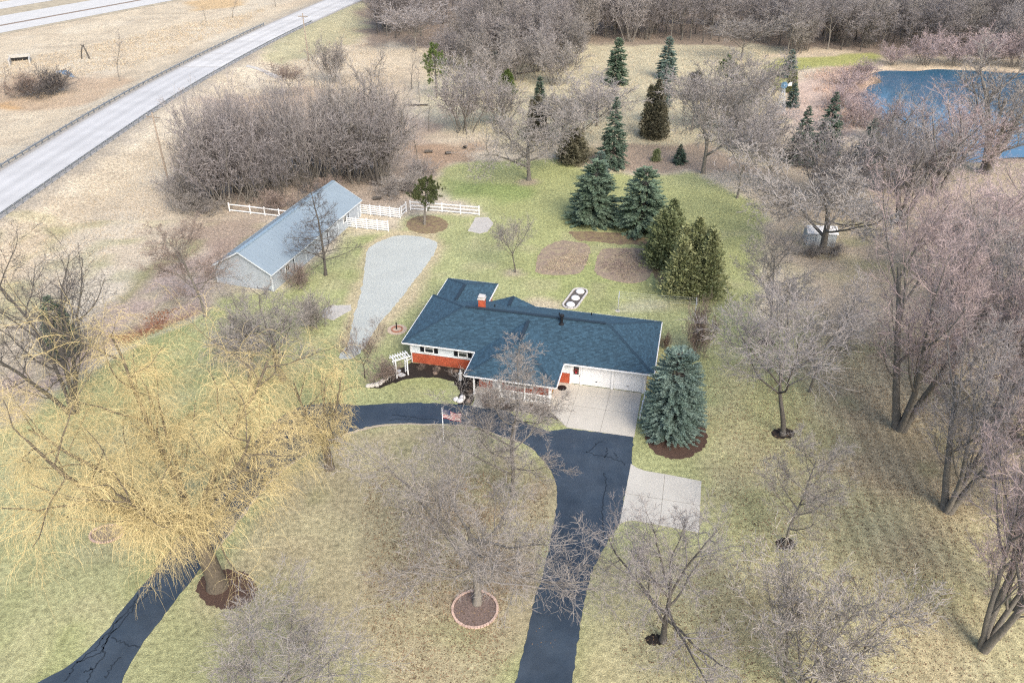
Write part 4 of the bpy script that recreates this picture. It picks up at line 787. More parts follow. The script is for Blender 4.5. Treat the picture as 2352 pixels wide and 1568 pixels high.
# ------------------------------------------------------------------ trees: growth
def nrm(a): return a/(np.linalg.norm(a, axis=-1, keepdims=True) + 1e-9)
def grow(rng, P, D, L, K, wig, trop):
    pts = [P]; d = D
    for k in range(K):
        tr = trop if np.ndim(trop) == 0 else trop[k]
        d = nrm(d + rng.randn(*d.shape)*wig + np.array([0, 0, 1.])*tr); P = P + d*(L/K)[:, None]; pts.append(P)
    return np.stack(pts, 1)
def kids(rng, pts, L, rad, n, t0, t1, ang, asd, ratio, fall, spiral=True):
    N, K1, _ = pts.shape; K = K1 - 1
    t = t0 + (t1-t0)*(np.arange(n)[None] + rng.rand(N, n))/n; f = np.clip(t*K, 0, K-1e-4); i0 = f.astype(int); fr = (f-i0)[..., None]; r_ = np.arange(N)[:, None]
    a, b = pts[r_, i0], pts[r_, i0+1]; P = a*(1-fr) + b*fr; T = nrm(b-a)
    U = nrm(np.cross(T, rng.randn(N, 1, 3) + 0*T)); V = np.cross(T, U); ph = rng.rand(N, 1)*6.283 + np.arange(n)[None]*2.4 + rng.randn(N, n)*.4
    an = R(1)*(ang + asd*rng.randn(N, n)); D = T*np.cos(an)[..., None] + (U*np.cos(ph)[..., None] + V*np.sin(ph)[..., None])*np.sin(an)[..., None]
    Lc = L[:, None]*ratio*(1 - fall*t)*rng.uniform(.65, 1.3, (N, n)); r0 = rad[r_, i0]*(1-fr[..., 0]) + rad[r_, i0+1]*fr[..., 0]
    return P.reshape(-1, 3), nrm(D.reshape(-1, 3)), Lc.ravel(), r0.ravel()
def decid(seed, H, W, spec):
    """bare tree: returns trunk mesh and crown mesh scaled to height H, crown width W"""
    rng = np.random.RandomState(seed); st = spec['stems']; n0 = len(st)
    P = np.array([s[0] for s in st], float); D = nrm(np.array([s[1] for s in st], float)); L = np.array([s[2] for s in st], float)*H; r0 = np.array([s[3] for s in st])
    pts = grow(rng, P, D, L, 8, spec.get('w0', .05), spec.get('trop0', .03)); rad = r0[:, None]*np.linspace(1, spec.get('tip', .4), 9)[None]; rad[:, 0] *= 1.35
    levels = [(pts, rad)]
    for lv in spec['lv']:
        n, t0, t1, ang, asd, ratio, fall, K, wig, trop, rk = lv
        P, D, L, rp = kids(rng, pts, L, rad, n, t0, t1, ang, asd, ratio, fall); pts = grow(rng, P, D, L, K, wig, trop)
        r = np.minimum(rp*.75, L*rk); rad = r[:, None]*np.linspace(1, .3, K+1)[None]; levels.append((pts, rad))
    allp = np.concatenate([l[0].reshape(-1, 3) for l in levels]); z1 = np.percentile(levels[-1][0][..., 2], 98); cx, cy = np.median(levels[-1][0].reshape(-1, 3)[:, :2], 0)
    rr = np.percentile(np.hypot(allp[:, 0]-cx, allp[:, 1]-cy), 89); S = np.array([W/2/rr, W/2/rr, H/z1])
    tparts, cparts = [], []; nt = spec.get('trunk_levels', 2); mw = spec.get('minw', .012)
    for i, (p, r) in enumerate(levels):
        p = p*S
        if i < nt: tparts.append(tubes(p, np.maximum(r, mw), (8 if i == 0 else 5) if mw < .04 else 4))
        elif i < len(levels)-2 or (i < len(levels)-1 and len(p) < 900): cparts.append(tubes(p, np.maximum(r, mw*.8), 3))
        else:
            w = spec.get('tw', .019)*(1.25 if i < len(levels)-1 else 1); cparts.append(ribbons(p, np.maximum(r[:, 0]*1.6, w), w*.55, rng))
    return tparts, cparts
PROTO = {}
def proto(key, H, W, tp, cp, mt, mc):
    PROTO[key] = (mesh_from('trunk', *merge(tp), mt, True), mesh_from('crown', *merge(cp), mc), H, W)
def straight(r=.22, l=.62): return [((0, 0, -.2), (.03, .02, 1), l, r)]
def forked(k, r, l, spread, seed):
    rr = random.Random(seed); out = []
    for i in range(k): a = 6.283*i/k + rr.uniform(-.5, .5); s = spread*rr.uniform(.6, 1.3); out.append(((.12*math.cos(a), .12*math.sin(a), -.2), (s*math.cos(a), s*math.sin(a), 1), l*rr.uniform(.8, 1.1), r*rr.uniform(.7, 1.1)))
    return out
# n, t0, t1, angle, sd, ratio, fall, K, wiggle, tropism, radius per length
OAK = dict(stems=straight(.30, .5), lv=[(10, .3, 1, 60, 12, 1.1, .3, 8, .13, .06, .022), (8, .25, 1, 48, 14, .52, .3, 6, .15, .05, .02), (7, .15, 1, 45, 14, .5, .3, 5, .16, .04, .016), (6, .1, 1, 42, 15, .52, .3, 3, .09, .03, .012), (5, .1, 1, 40, 15, .8, .2, 2, .08, .03, .01)], w0=.05)
MAPLE = dict(stems=forked(4, .36, .62, .30, 4), lv=[(7, .25, 1, 38, 12, .62, .3, 8, .08, .10, .02), (8, .2, 1, 38, 12, .52, .3, 6, .1, .08, .018), (6, .15, 1, 38, 13, .5, .3, 4, .12, .06, .015), (5, .1, 1, 36, 14, .55, .3, 3, .09, .05, .012), (3, .1, 1, 36, 14, .8, .2, 2, .08, .04, .01)])
SINGLE = dict(stems=straight(.17, .75), lv=[(13, .22, 1, 52, 10, .62, .5, 8, .08, .09, .018), (8, .2, 1, 42, 12, .5, .3, 6, .1, .07, .018), (6, .15, 1, 40, 13, .5, .3, 4, .12, .05, .015), (6, .1, 1, 38, 14, .55, .3, 3, .09, .04, .012), (4, .1, 1, 36, 14, .8, .2, 2, .08, .04, .01)])
VASE = dict(stems=straight(.2, .34), lv=[(6, .7, 1, 34, 9, 1.7, .2, 9, .06, .06, .016), (9, .25, 1, 36, 11, .48, .3, 6, .09, .07, .018), (7, .15, 1, 38, 13, .5, .3, 4, .12, .05, .015), (6, .1, 1, 36, 14, .55, .3, 3, .09, .05, .012), (4, .1, 1, 36, 14, .8, .2, 2, .08, .04, .01)])
GNARL = dict(stems=straight(.34, .38), lv=[(7, .45, 1, 62, 14, 1.25, .3, 8, .26, .07, .03), (7, .2, 1, 52, 16, .5, .3, 6, .22, .08, .022), (7, .15, 1, 46, 16, .5, .3, 5, .2, .1, .016), (7, .1, 1, 40, 16, .6, .3, 3, .09, .1, .012), (4, .1, 1, 38, 15, .8, .2, 2, .08, .08, .01)], w0=.12)
PINOAK = dict(stems=straight(.2, .98), lv=[(46, .14, .97, 78, 8, .42, .72, 6, .07, .02, .014), (7, .2, 1, 44, 12, .42, .35, 4, .1, .03, .014), (5, .1, 1, 40, 14, .5, .3, 3, .09, .02, .012), (4, .1, 1, 38, 14, .8, .2, 2, .08, .02, .01)], tip=.15)
def fan_stems(k, seed, spread, r=.07): return [((random.Random(seed+i).uniform(-.9, .9), random.Random(seed*7+i).uniform(-.9, .9), -.15), (math.cos(i*2.4)*spread*(.25+i/k), math.sin(i*2.4)*spread*(.25+i/k), 1), .8*random.Random(seed*3+i).uniform(.7, 1.1), r*random.Random(seed*5+i).uniform(.7, 1.2)) for i in range(k)]
THICK = dict(stems=fan_stems(24, 3, .62, .06), lv=[(8, .35, 1, 24, 9, .36, .3, 5, .08, .06, .012), (6, .2, 1, 32, 12, .45, .3, 3, .1, .05, .013), (4, .1, 1, 34, 14, .55, .3, 2, .12, .04, .012)], trunk_levels=1, tip=.3, tw=.03)
SHRUB = dict(stems=fan_stems(16, 2, .55), lv=[(8, .25, 1, 28, 10, .42, .3, 5, .08, .06, .014), (6, .15, 1, 34, 12, .45, .3, 4, .1, .05, .013), (5, .1, 1, 34, 14, .55, .3, 3, .09, .04, .012), (3, .1, 1, 34, 14, .8, .2, 2, .08, .03, .01)], trunk_levels=1, tip=.3, tw=.028)
BRUSH = dict(stems=fan_stems(26, 5, .8, .03), lv=[(7, .15, 1, 34, 12, .45, .3, 4, .12, .05, .012), (6, .1, 1, 36, 14, .5, .3, 3, .09, .04, .012), (4, .1, 1, 36, 14, .8, .2, 2, .08, .03, .01)], trunk_levels=1, tip=.3, tw=.02)
POLE = dict(stems=straight(.15, .9), lv=[(12, .3, 1, 40, 10, .42, .45, 5, .08, .08, .014), (7, .2, 1, 40, 12, .48, .3, 4, .1, .06, .014), (6, .1, 1, 38, 14, .5, .3, 3, .09, .05, .012), (4, .1, 1, 36, 14, .8, .2, 2, .08, .04, .01)], tip=.25, tw=.045, minw=.02)
SPARSE = dict(stems=straight(.12, .95), lv=[(10, .3, 1, 28, 10, .32, .4, 5, .1, .08, .014), (5, .2, 1, 36, 12, .4, .3, 3, .1, .06, .014), (4, .1, 1, 36, 14, .5, .3, 2, .12, .05, .012)], tip=.2, tw=.035)
DEADW = dict(stems=forked(5, .26, .6, .45, 9), lv=[(7, .25, 1, 46, 14, .55, .3, 7, .12, .08, .02), (7, .2, 1, 46, 14, .5, .3, 5, .14, .06, .016), (6, .1, 1, 44, 15, .5, .3, 4, .16, .05, .013), (5, .1, 1, 40, 15, .55, .3, 3, .09, .03, .011)], tw=.02)
PR = [('oak_a', 11, 12, 14, OAK, M_bark, M_tw), ('oak_b', 12, 12, 14, OAK, M_barkd, M_twl), ('maple_a', 21, 15, 12, MAPLE, M_bark, M_twp),  ('single_a', 31, 12, 10, SINGLE, M_bark, M_tw), 
      ('vase_a', 41, 11, 10, VASE, M_bark, M_tw), ('vase_b', 42, 11, 11, VASE, M_barkd, M_twl), ('gnarl', 51, 8, 11, GNARL, M_barkd, M_tw), ('pinoak', 61, 11.5, 7, PINOAK, M_barkd, M_twd), ('shrub_a', 71, 8, 9, SHRUB, M_bark, M_tw), 
      ('thick_a', 75, 8, 9, THICK, M_bark, M_tw), ('thick_b', 76, 8, 9, THICK, M_bark, M_twl), ('brush', 81, 3, 4, BRUSH, M_bark, M_twb), ('pole_a', 91, 14, 7, POLE, M_bark, M_tww), ('pole_b', 92, 14, 7, POLE, M_barkd, M_tww), ('sparse', 95, 10, 3.5, SPARSE, M_bark, M_tww), ('dead', 97, 13, 13, DEADW, M_barkd, M_twd)]
FAR = {'oak_a': 'oak_far', 'oak_b': 'oak_far', 'maple_a': 'maple_far', 'vase_a': 'vase_far', 'vase_b': 'vase_far', 'single_a': 'vase_far', 'shrub_a': 'shrub_far'}
for key, nk, spec in (('oak_a', 'oak_far', OAK), ('maple_a', 'maple_far', MAPLE), ('vase_a', 'vase_far', VASE), ('shrub_a', 'shrub_far', SHRUB)):   # the same kinds with bundled twigs, for trees farther off
    src = next(p for p in PR if p[0] == key); sp2 = dict(spec); lvs = list(spec['lv']); lvs[-1] = (max(2, lvs[-1][0]-2),) + lvs[-1][1:]; lvs[-2] = (lvs[-2][0]-1,) + lvs[-2][1:]
    sp2.update(lv=lvs, tw=.025 if key == 'maple_a' else .042, minw=.022); PR.append((nk, src[1] + 500, src[2], src[3], sp2, M_bark, M_tw))
for key, sd_, H, W, spec, mt, mc in PR: proto(key, H, W, *decid(sd_, H, W, spec), mt, mc)
# weeping willow: spreading limbs, long hanging withes
def willow(seed, H, W, nl, nt):
    rng = np.random.RandomState(seed)
    pts = grow(rng, np.array([[0, 0, -.3]]), nrm(np.array([[-.03, .03, 1.]])), np.array([H*.34]), 6, .03, .04); rad = np.linspace(.85, .6, 7)[None]*H/18; rad[:, 0] *= 1.35; L = np.array([H*.34]); lv = [(pts, rad)]
    P, D, L, rp = kids(rng, pts, L, rad, nl, .7, 1, 50, 12, 1.7, .0); pts = grow(rng, P, D, L, 9, .10, .045); rad = (np.minimum(rp*.7, L*.026))[:, None]*np.linspace(1, .25, 10)[None]; lv.append((pts, rad))
    P, D, L, rp = kids(rng, pts, L, rad, 11, .2, 1, 50, 15, .46, .2); pts = grow(rng, P, D, L, 7, .16, .03); rad = (np.minimum(rp*.65, L*.018))[:, None]*np.linspace(1, .3, 8)[None]; lv.append((pts, rad))
    P, D, L, rp = kids(rng, pts, L, rad, 10, .15, 1, 50, 16, .55, .2); pts = grow(rng, P, D, L, 5, .2, .0); rad = (np.minimum(rp*.6, L*.010))[:, None]*np.linspace(1, .4, 6)[None]; lv.append((pts, rad))
    P, D, L2, rp = kids(rng, pts, L, rad, nt, .05, 1, 58, 24, 1.0, 0); D = nrm(D*np.array([1, 1, .5])); L2 = rng.uniform(.6, 2.6, len(P))*H/18; tw = grow(rng, P, D, L2, 5, .13, np.array([.05, -.22, -.42, -.6, -.7])); ok = tw[:, :, 2].min(1) > np.where(np.hypot(tw[:, -1, 0], tw[:, -1, 1]) < H*.36, H*.30, .3); tw = tw[ok]
    return lv, tw, rng
def make_willow(key, seed, H, W, nl, mc, nt, shear=(0, 0)):
    lv, tw, rng = willow(seed, H, W, nl, nt); a = np.concatenate([l[0].reshape(-1, 3) for l in lv] + [tw.reshape(-1, 3)]); S = np.array([W/2/np.percentile(np.hypot(a[:, 0], a[:, 1]), 94)]*2 + [H/np.percentile(a[:, 2], 99.5)]); S[1] *= .88
    def bend(p): p = p*S; k = np.clip((p[..., 2:]-2)/H, 0, 1); return p + k*np.array([shear[0], shear[1], 0])
    tp = [tubes(bend(lv[0][0]), lv[0][1], 12), tubes(bend(lv[1][0]), np.maximum(lv[1][1], .03), 6), tubes(bend(lv[2][0]), np.maximum(lv[2][1], .016), 4)]
    cp = [tubes(bend(lv[3][0]), np.maximum(lv[3][1], .007), 3), ribbons(bend(tw), np.full(len(tw), .0155*max(H/18, .8)), .008, rng)]; proto(key, H, W, tp, cp, M_willb, mc)
make_willow('willow', 6, 17, 25, 9, M_will, 25, (-4.0, 5.5)); make_willow('willow_small', 9, 9, 8.5, 5, M_will, 9)
# conifers
def blades(P, D, N_, ln, wd):
    """kite-shaped sprays: root P, direction D, plane normal N_"""
    s = nrm(np.cross(D, N_)); a = P; b = P + D*ln[:, None]*.45 + s*wd[:, None]/2; c = P + D*ln[:, None]; d = P + D*ln[:, None]*.45 - s*wd[:, None]/2
    V = np.stack([a, b, c, d], 1).reshape(-1, 3); return V, np.arange(len(P)*4).reshape(-1, 4)
def spruce(key, seed, H, W, mc, whorls=34, per=8, droop=.18, shape=.85, dens=1.0, sz=1.0, ragged=.15, base=.03):
    rng = np.random.RandomState(seed); n = whorls*per; zz = np.repeat(base + (1-base)*np.linspace(0, .985, whorls)**.95, per) + rng.randn(n)*.006; zz = np.clip(zz, base, .985)
    az = rng.rand(n)*6.283; f = 1 - zz; prof = np.minimum(f**shape*1.1, 1.0) * np.clip((zz-base)/.06 + .78, 0, 1); L = W/2*prof*(1 + ragged*rng.randn(n)) + .12
    el = np.where(zz > .8, .55, -.02 + .25*zz) - droop*(1-zz)*.4 + rng.randn(n)*.08; D = np.stack([np.cos(az)*np.cos(el), np.sin(az)*np.cos(el), np.sin(el)], 1); P = np.stack([0*az, 0*az, zz*H], 1)
    pts = grow(rng, P, D, np.maximum(L, .1), 5, .03, np.array([-droop*.5, -droop*.5, -.02, .08, .12])); tr = grow(rng, np.array([[0, 0, -.2]]), np.array([[0, 0, 1.]]), np.array([H*1.0+.2]), 8, .002, .05)
    tp = [tubes(tr, np.linspace(W*.035, .015, 9)[None], 8), tubes(pts, np.linspace(.03, .008, 6)[None].repeat(n, 0), 3)]; parts = []
    for rep in range(int(round(5*dens))):
        m = np.maximum((L/.13).astype(int), 3); idx = np.repeat(np.arange(n), m); t = np.sqrt(rng.rand(len(idx))*.94 + .06); fk = np.clip(t*5, 0, 4.999); i0 = fk.astype(int); fr = (fk-i0)[:, None]; a, b = pts[idx, i0], pts[idx, i0+1]
        T = nrm(b-a); side = nrm(np.cross(T, [0, 0, 1.]))*np.where(rng.rand(len(idx)) < .5, -1, 1)[:, None]; mixv = rng.uniform(.2, 1.0, len(idx))[:, None]
        d = nrm(T*(1-mixv*.6) + side*mixv*.8 + rng.randn(len(idx), 3)*.16 + np.array([0, 0, .12])); ln = np.minimum(.20 + .30*L[idx]*(1.05-t), .6)*sz*rng.uniform(.7, 1.3, len(idx)); wd = ln*rng.uniform(.28, .5, len(idx))
        parts.append(blades(a*(1-fr) + b*fr + rng.randn(len(idx), 3)*.03, d, nrm(np.array([0, 0, 1.]) + rng.randn(len(idx), 3)*.45), ln, wd))
    # the leader
    parts.append(blades(np.stack([rng.randn(60)*.05, rng.randn(60)*.05, H*rng.uniform(.9, 1, 60)], 1), nrm(np.stack([rng.randn(60)*.5, rng.randn(60)*.5, np.ones(60)], 1)), nrm(rng.randn(60, 3)), rng.uniform(.15, .35, 60), rng.uniform(.05, .1, 60)))
    proto(key, H, W, tp, parts, M_barkd, mc)
def juniper(key, seed, H, W, mc, n=9000, lobes=8, shape=.78, sz=1.1, base=.03):
    """several overlapping leaders of different height, upright sprays"""
    rng = np.random.RandomState(seed); hl = np.concatenate([[1.0], rng.uniform(.5, .92, lobes-1)]); al = rng.rand(lobes)*6.283; ol = np.concatenate([[0], W/2*rng.uniform(.25, .55, lobes-1)]); wl = np.concatenate([[W*.34], W/2*rng.uniform(.42, .6, lobes-1)])
    k = rng.choice(lobes, n, p=(hl*wl)/(hl*wl).sum()); zz = rng.rand(n)**1.15*(1-base) + base; az = rng.rand(n)*6.283; prof = np.minimum(((1-zz)**shape)*1.1, 1)*np.clip((zz-base)/.12 + .65, 0, 1)*(1 + .2*rng.randn(n))*(1 + .28*np.sin(zz*34 + k*2 + 2.5*np.sin(az + k)))
    r = wl[k]*prof*np.sqrt(rng.uniform(.3, 1, n)); P = np.stack([ol[k]*np.cos(al[k]) + r*np.cos(az), ol[k]*np.sin(al[k]) + r*np.sin(az), zz*H*hl[k]], 1); out = np.stack([np.cos(az), np.sin(az), 0*az], 1); parts = []
    for rep in range(3):
        d = nrm(out*rng.uniform(.4, 1.0, (n, 1)) + np.array([0, 0, .7]) + rng.randn(n, 3)*.4); ln = rng.uniform(.2, .5, n)*sz; parts.append(blades(P + rng.randn(n, 3)*.08, d, nrm(rng.randn(n, 3)), ln, ln*rng.uniform(.25, .5, n)))
    tr = grow(rng, np.array([[0, 0, -.2]]), np.array([[0, 0, 1.]]), np.array([H*.9]), 8, .02, .05); proto(key, H, W, [tubes(tr, np.linspace(W*.035, .02, 9)[None], 7)], parts, M_barkd, mc)
def pine(key, seed, H, W, mc, z0=.38, nb=26, cl=46):
    rng = np.random.RandomState(seed); tr = grow(rng, np.array([[0, 0, -.2]]), np.array([[.02, 0, 1.]]), np.array([H*.97]), 8, .03, .03); zz = np.linspace(z0, .95, nb); az = np.arange(nb)*2.4 + rng.randn(nb)*.3
    L = W/2*(1 - ((zz-z0)/(1-z0))**1.6*.75)*rng.uniform(.7, 1.1, nb); P = np.stack([np.interp(zz*H, tr[0, :, 2], tr[0, :, 0]), np.interp(zz*H, tr[0, :, 2], tr[0, :, 1]), zz*H], 1); D = np.stack([np.cos(az), np.sin(az), .15 + .4*rng.rand(nb)], 1)
    pts = grow(rng, P, nrm(D), L, 5, .12, .06); rad = np.linspace(.06, .02, 6)[None].repeat(nb, 0); P2, D2, L2, rp = kids(rng, pts, L, rad, 7, .35, 1, 50, 15, .42, .2); p2 = grow(rng, P2, D2, L2, 3, .15, .1)
    tips = np.concatenate([p2[:, -1], p2[:, 2], pts[:, -1]]); n = len(tips)*cl; c = np.repeat(tips, cl, 0); d = nrm(rng.randn(n, 3) + np.array([0, 0, .5])); parts = [blades(c, d, nrm(rng.randn(n, 3)), rng.uniform(.2, .38, n)*W/6, rng.uniform(.03, .06, n)*W/6)]
    proto(key, H, W, [tubes(tr, np.linspace(W*.035, .04, 9)[None], 8), tubes(pts, rad, 5), tubes(p2, np.linspace(.022, .01, 4)[None].repeat(len(p2), 0), 3)], parts, M_bark, mc)
spruce('spruce_hero', 1, 10, 6, M_nblue, 54, 13, .10, .30, 1.0, .52, .05, .01); spruce('spruce_blue', 9, 10, 6, M_nblue, 34, 8, .22, .6, .8, .9, .1, .02); spruce('spruce_dark', 2, 12, 6.5, M_ndark, 34, 8, .3, .85, .9, 1.0, .18); spruce('spruce_green', 3, 10, 7, M_ngreen, 36, 10, .2, .5, 1.0, .8, .1, .01)
juniper('juniper', 4, 10, 7, M_njun, 8000); juniper('juniper_dark', 5, 10, 5, M_nbrown, 4500, 6, .6); juniper('yew', 6, 2.2, 2.0, M_nyew, 2200, 3, .4, .4); pine('pine', 7, 6.2, 5.6, M_npine); pine('pine_bright', 8, 9, 6, M_nbright, .3, 26, 30)

# ------------------------------------------------------------------ trees: planting
def plant(key, u, v, vt, wpx, label, name='bare_tree', cat='tree', group=None, rot=None, mc=None, lean=0.0, hmul=1.0, xy=None, h=None, w=None):
    g = on_ground(u, v) if xy is None else np.array([xy[0], xy[1], gz1(*xy)])
    if g[1] > 88 and key in FAR: key = FAR[key]
    mt_, mc_, H0, W0 = PROTO[key]
    if h is None: h = (height_for(g[1], vt) - g[2])*hmul
    if w is None: w = wpx/pxpm(g[1], h*.6)*(1.22 if key in ('oak_far', 'vase_far') else 1)
    if key in CONIF and xy is None:
        w *= .95; g[1] += w*.44; g[2] = gz1(g[0], g[1]); h = (height_for(g[1], vt) - g[2])*.97
    rr = random.Random(int(g[0]*131 + g[1]*17)); t = thing(name, label, cat, tuple(g), rr.uniform(0, 6.283) if rot is None else R(rot), group); t.scale = (w/W0, w/W0, h/H0)
    if lean: t.rotation_euler = (0, R(lean), t.rotation_euler[2])
    link('trunk', mt_, t); c = link('crown', mc_, t)
    if mc: c.material_slots[0].link = 'OBJECT'; c.material_slots[0].material = mc
    return t
T = plant; CONIF = {'spruce_hero', 'spruce_blue', 'spruce_green', 'spruce_dark', 'juniper', 'juniper_dark', 'yew'}
T('willow', 500, 1345, 850, 760, 'huge weeping willow with yellow withes beside the drive', 'weeping_willow', rot=0)
T('willow_small', 757, 1075, 835, 250, 'small yellow-twigged willow at the rim of the circle lawn', 'willow_tree')
T('oak_a', 1095, 1385, 1075, 500, 'wide bare tree rising from the ringed bed in the front circle', rot=40)
T('single_a', 1178, 1135, 815, 300, 'bare tree at the circle edge in front of the porch', rot=120)
T('vase_a', 690, 1625, 1415, 440, 'bare tree spreading at the lower end of the circle lawn', rot=15)
T('oak_b', 1522, 1470, 1215, 400, 'wide lilac-grey bare tree just beyond the parking pad', rot=80)
T('shrub_a', 1855, 1575, 1320, 330, 'bare many-stemmed tree on the leafy right lawn below the young tree', rot=20)
T('single_a', 1803, 1250, 1000, 190, 'young bare tree in the small dark mulch ring', rot=200)
T('vase_b', 1798, 998, 650, 400, 'tall forked bare tree on the lawn right of the blue spruce', rot=160)
T('single_a', 1762, 780, 520, 170, 'slim bare tree between the junipers and the forked lawn tree', mc=M_tw)
T('vase_a', 1860, 900, 700, 180, 'thin bare tree standing behind the forked lawn tree', mc=M_tw)
T('brush', 1858, 588, 560, 60, 'low grey brush on the lawn side of the broad dark-limbed tree', 'bare_bush', 'bush', mc=M_tw); T('brush', 1915, 586, 560, 60, 'low grey brush in front of the white shed wall', 'bare_bush', 'bush', mc=M_tw)
T('oak_b', 1886, 580, 375, 350, 'broad dark-limbed bare tree in front of the white shed', rot=10, mc=M_tw)
T('maple_a', 2066, 985, 460, 330, 'tall rosy bare maple with several trunks on the right lawn', rot=60)
T('maple_a', 2300, 770, 420, 320, 'tall lilac-grey bare maple behind the rosy maple', rot=100)
T('maple_a', 2262, 397, 120, 310, 'rosy bare maple standing on the near shore of the pond', rot=10)
T('maple_a', 2068, 515, 250, 230, 'tall grey bare tree left of the pond shore', rot=230, mc=M_twl)
T('maple_a', 2180, 640, 440, 250, 'rosy bare maple midway between pond and right lawn', rot=300)
T('shrub_a', 2290, 965, 570, 280, 'bare many-stemmed tree at the edge of the right lawn', rot=140, mc=M_twl)
T('maple_a', 2175, 1172, 790, 300, 'leaning bare maple on the leaf-strewn right lawn', rot=45, lean=8, mc=M_twl)
T('maple_a', 2258, 1488, 930, 330, 'old thick-trunked bare maple with buttressed foot on the right lawn', rot=190)
T('maple_a', 2400, 1230, 800, 330, 'bare maple beyond the thick-trunked old maple', rot=250, mc=M_twp)
T('maple_a', 2420, 600, 400, 280, 'rosy bare maple beside the pond, farther along its shore', rot=80)
T('maple_a', 2190, 840, 520, 240, 'bare maple among leaf litter behind the rosy maple', rot=20, mc=M_twl)
T('gnarl', 650, 872, 672, 275, 'gnarled bare fruit tree between willow and barn', rot=30); T('gnarl', 575, 885, 735, 190, 'smaller twisted fruit tree beside the gnarled one', rot=150)
T('single_a', 471, 727, 508, 180, 'bare shade tree at the lawn edge in front of the barn gable', mc=M_twb, rot=60); T('pinoak', 748, 632, 425, 130, 'dark conical bare pin oak at the barn front')
T('dead', 168, 945, 575, 340, 'dark rugged bare tree with many trunks left of the willow', rot=90); T('sparse', 195, 800, 562, 100, 'lanky half-dead tree rising beside the dark rugged tree', mc=M_twd)
T('juniper_dark', 135, 830, 678, 90, 'dark cedar tangled inside the rugged bare tree', 'cedar_tree', mc=M_ndark)
T('vase_b', 1184, 625, 497, 105, 'small bare ornamental tree in the back lawn above the house', mc=M_tw)
T('oak_a', 1215, 414, 238, 210, 'wide bare tree on the far green lawn', rot=110, mc=M_tw); T('vase_b', 1335, 345, 190, 175, 'bare vase-shaped tree left of the dark spruce', rot=70)
T('oak_b', 1615, 398, 152, 190, 'tall bare tree with pale limbs at the back lawn edge', rot=200, mc=M_tw); T('vase_a', 1693, 455, 245, 120, 'upright bare tree at the right corner of the back lawn', rot=30, mc=M_twl)
T('shrub_a', 1065, 302, 145, 140, 'bare clump of stems alone in the meadow left of the far lawn', mc=M_twl)
T('shrub_a', 1312, 150, 35, 100, 'pale bluish bare tree at the meadow foot of the wood'); T('vase_a', 1702, 140, 28, 135, 'round-headed bare tree at the wood edge right of the tall spruce', mc=M_tw); T('shrub_a', 1740, 240, 130, 130, 'reddish bare thicket tree by the path to the windmill', mc=M_twl)
T('shrub_a', 1660, 300, 180, 110, 'bare many-stemmed tree in the meadow behind the pale-limbed tree', mc=M_tw); T('vase_a', 1370, 290, 170, 110, 'thin bare tree in the meadow behind the dark spruce', mc=M_twl)
T('vase_a', 1290, 330, 205, 120, 'bare tree left of the vase-shaped tree, at the dull juniper', mc=M_tw); T('shrub_a', 1150, 285, 185, 110, 'bare clump in the meadow beside the round-headed evergreen', mc=M_tw); T('vase_a', 1588, 300, 150, 130, 'bare tree in the meadow beside the dark brownish evergreen', mc=M_twl); T('shrub_a', 1745, 350, 225, 130, 'bare clump beside the path below the windmill', mc=M_twl); T('vase_a', 1765, 440, 280, 130, 'bare tree between the lawn corner and the shed', mc=M_tw)
T('shrub_a', 1900, 470, 290, 190, 'bare many-stemmed tree behind the broad dark-limbed one', mc=M_twl); T('shrub_a', 2095, 430, 310, 150, 'bare bushy tree on the near left shore of the pond', mc=M_twl)
T('vase_a', 955, 118, 0, 120, 'pale bare tree with spreading trunks at the left corner of the wood', mc=M_twl); T('shrub_a', 765, 190, 92, 75, 'bare clump of thin trees in the tan field by the road'); T('sparse', 724, 200, 128, 34, 'spindly sapling left of the bare field clump')
T('sparse', 862, 178, 108, 50, 'spindly sapling in the field nearer the wood'); T('vase_a', 668, 222, 140, 70, 'small crooked bare tree beside the drainage flume', mc=M_twb); T('sparse', 946, 205, 100, 40, 'tall thin sapling beside the far pine'); T('sparse', 964, 235, 140, 26, 'short thin sapling in front of the far pine')
T('sparse', 276, 187, 68, 40, 'tall lone thin tree between road and marsh'); T('sparse', 14, 218, 150, 50, 'thin tree at the marsh bush beyond the road'); T('brush', 118, 218, 163, 115, 'dark dense bush in the marsh beyond the road', 'bare_bush', 'bush', mc=M_twd); T('brush', 60, 222, 172, 80, 'brownish bush beside the dark marsh bush', 'bare_bush', 'bush')
T('sparse', 474, 52, 12, 18, 'small thin tree in the tan field beyond the road, standing alone'); T('sparse', 535, 42, -8, 24, 'thin forked tree in the tan field beyond the road'); T('sparse', 633, 16, -30, 26, 'thin tree at the far bend of the road')
T('vase_b', 838, 868, 742, 100, 'small reddish ornamental tree beside the garden arbor', mc=M_twb); T('brush', 884, 872, 835, 80, 'low tangled bare shrub next to the limestone row', 'bare_bush', 'bush'); T('brush', 1600, 815, 690, 75, 'bare shrub off the right rear corner of the house', 'bare_bush', 'bush')
T('brush', 1120, 935, 895, 50, 'bare twiggy shrub beside the porch walk', 'bare_bush', 'bush'); T('brush', 690, 655, 612, 70, 'low brown brush along the barn foot', 'bare_bush', 'bush'); T('brush', 1527, 800, 765, 26, 'small brown shrub at the right wall of the house', 'bare_bush', 'bush')
T('brush', 560, 800, 735, 110, 'loose grey shrub behind the gnarled fruit tree', 'bare_bush', 'bush', mc=M_tw); T('brush', 722, 748, 675, 90, 'loose grey shrub by the gravel drive', 'bare_bush', 'bush', mc=M_tw)
for i in range(5): p = hw_(10.4 + i*1.15, -4.35); T('brush', 0, 0, 0, 0, 'low twiggy foundation shrub under the porch railing', 'bare_bush', 'bush', 'shrubs under the porch railing', xy=p, h=.8, w=1.1, mc=M_twb)
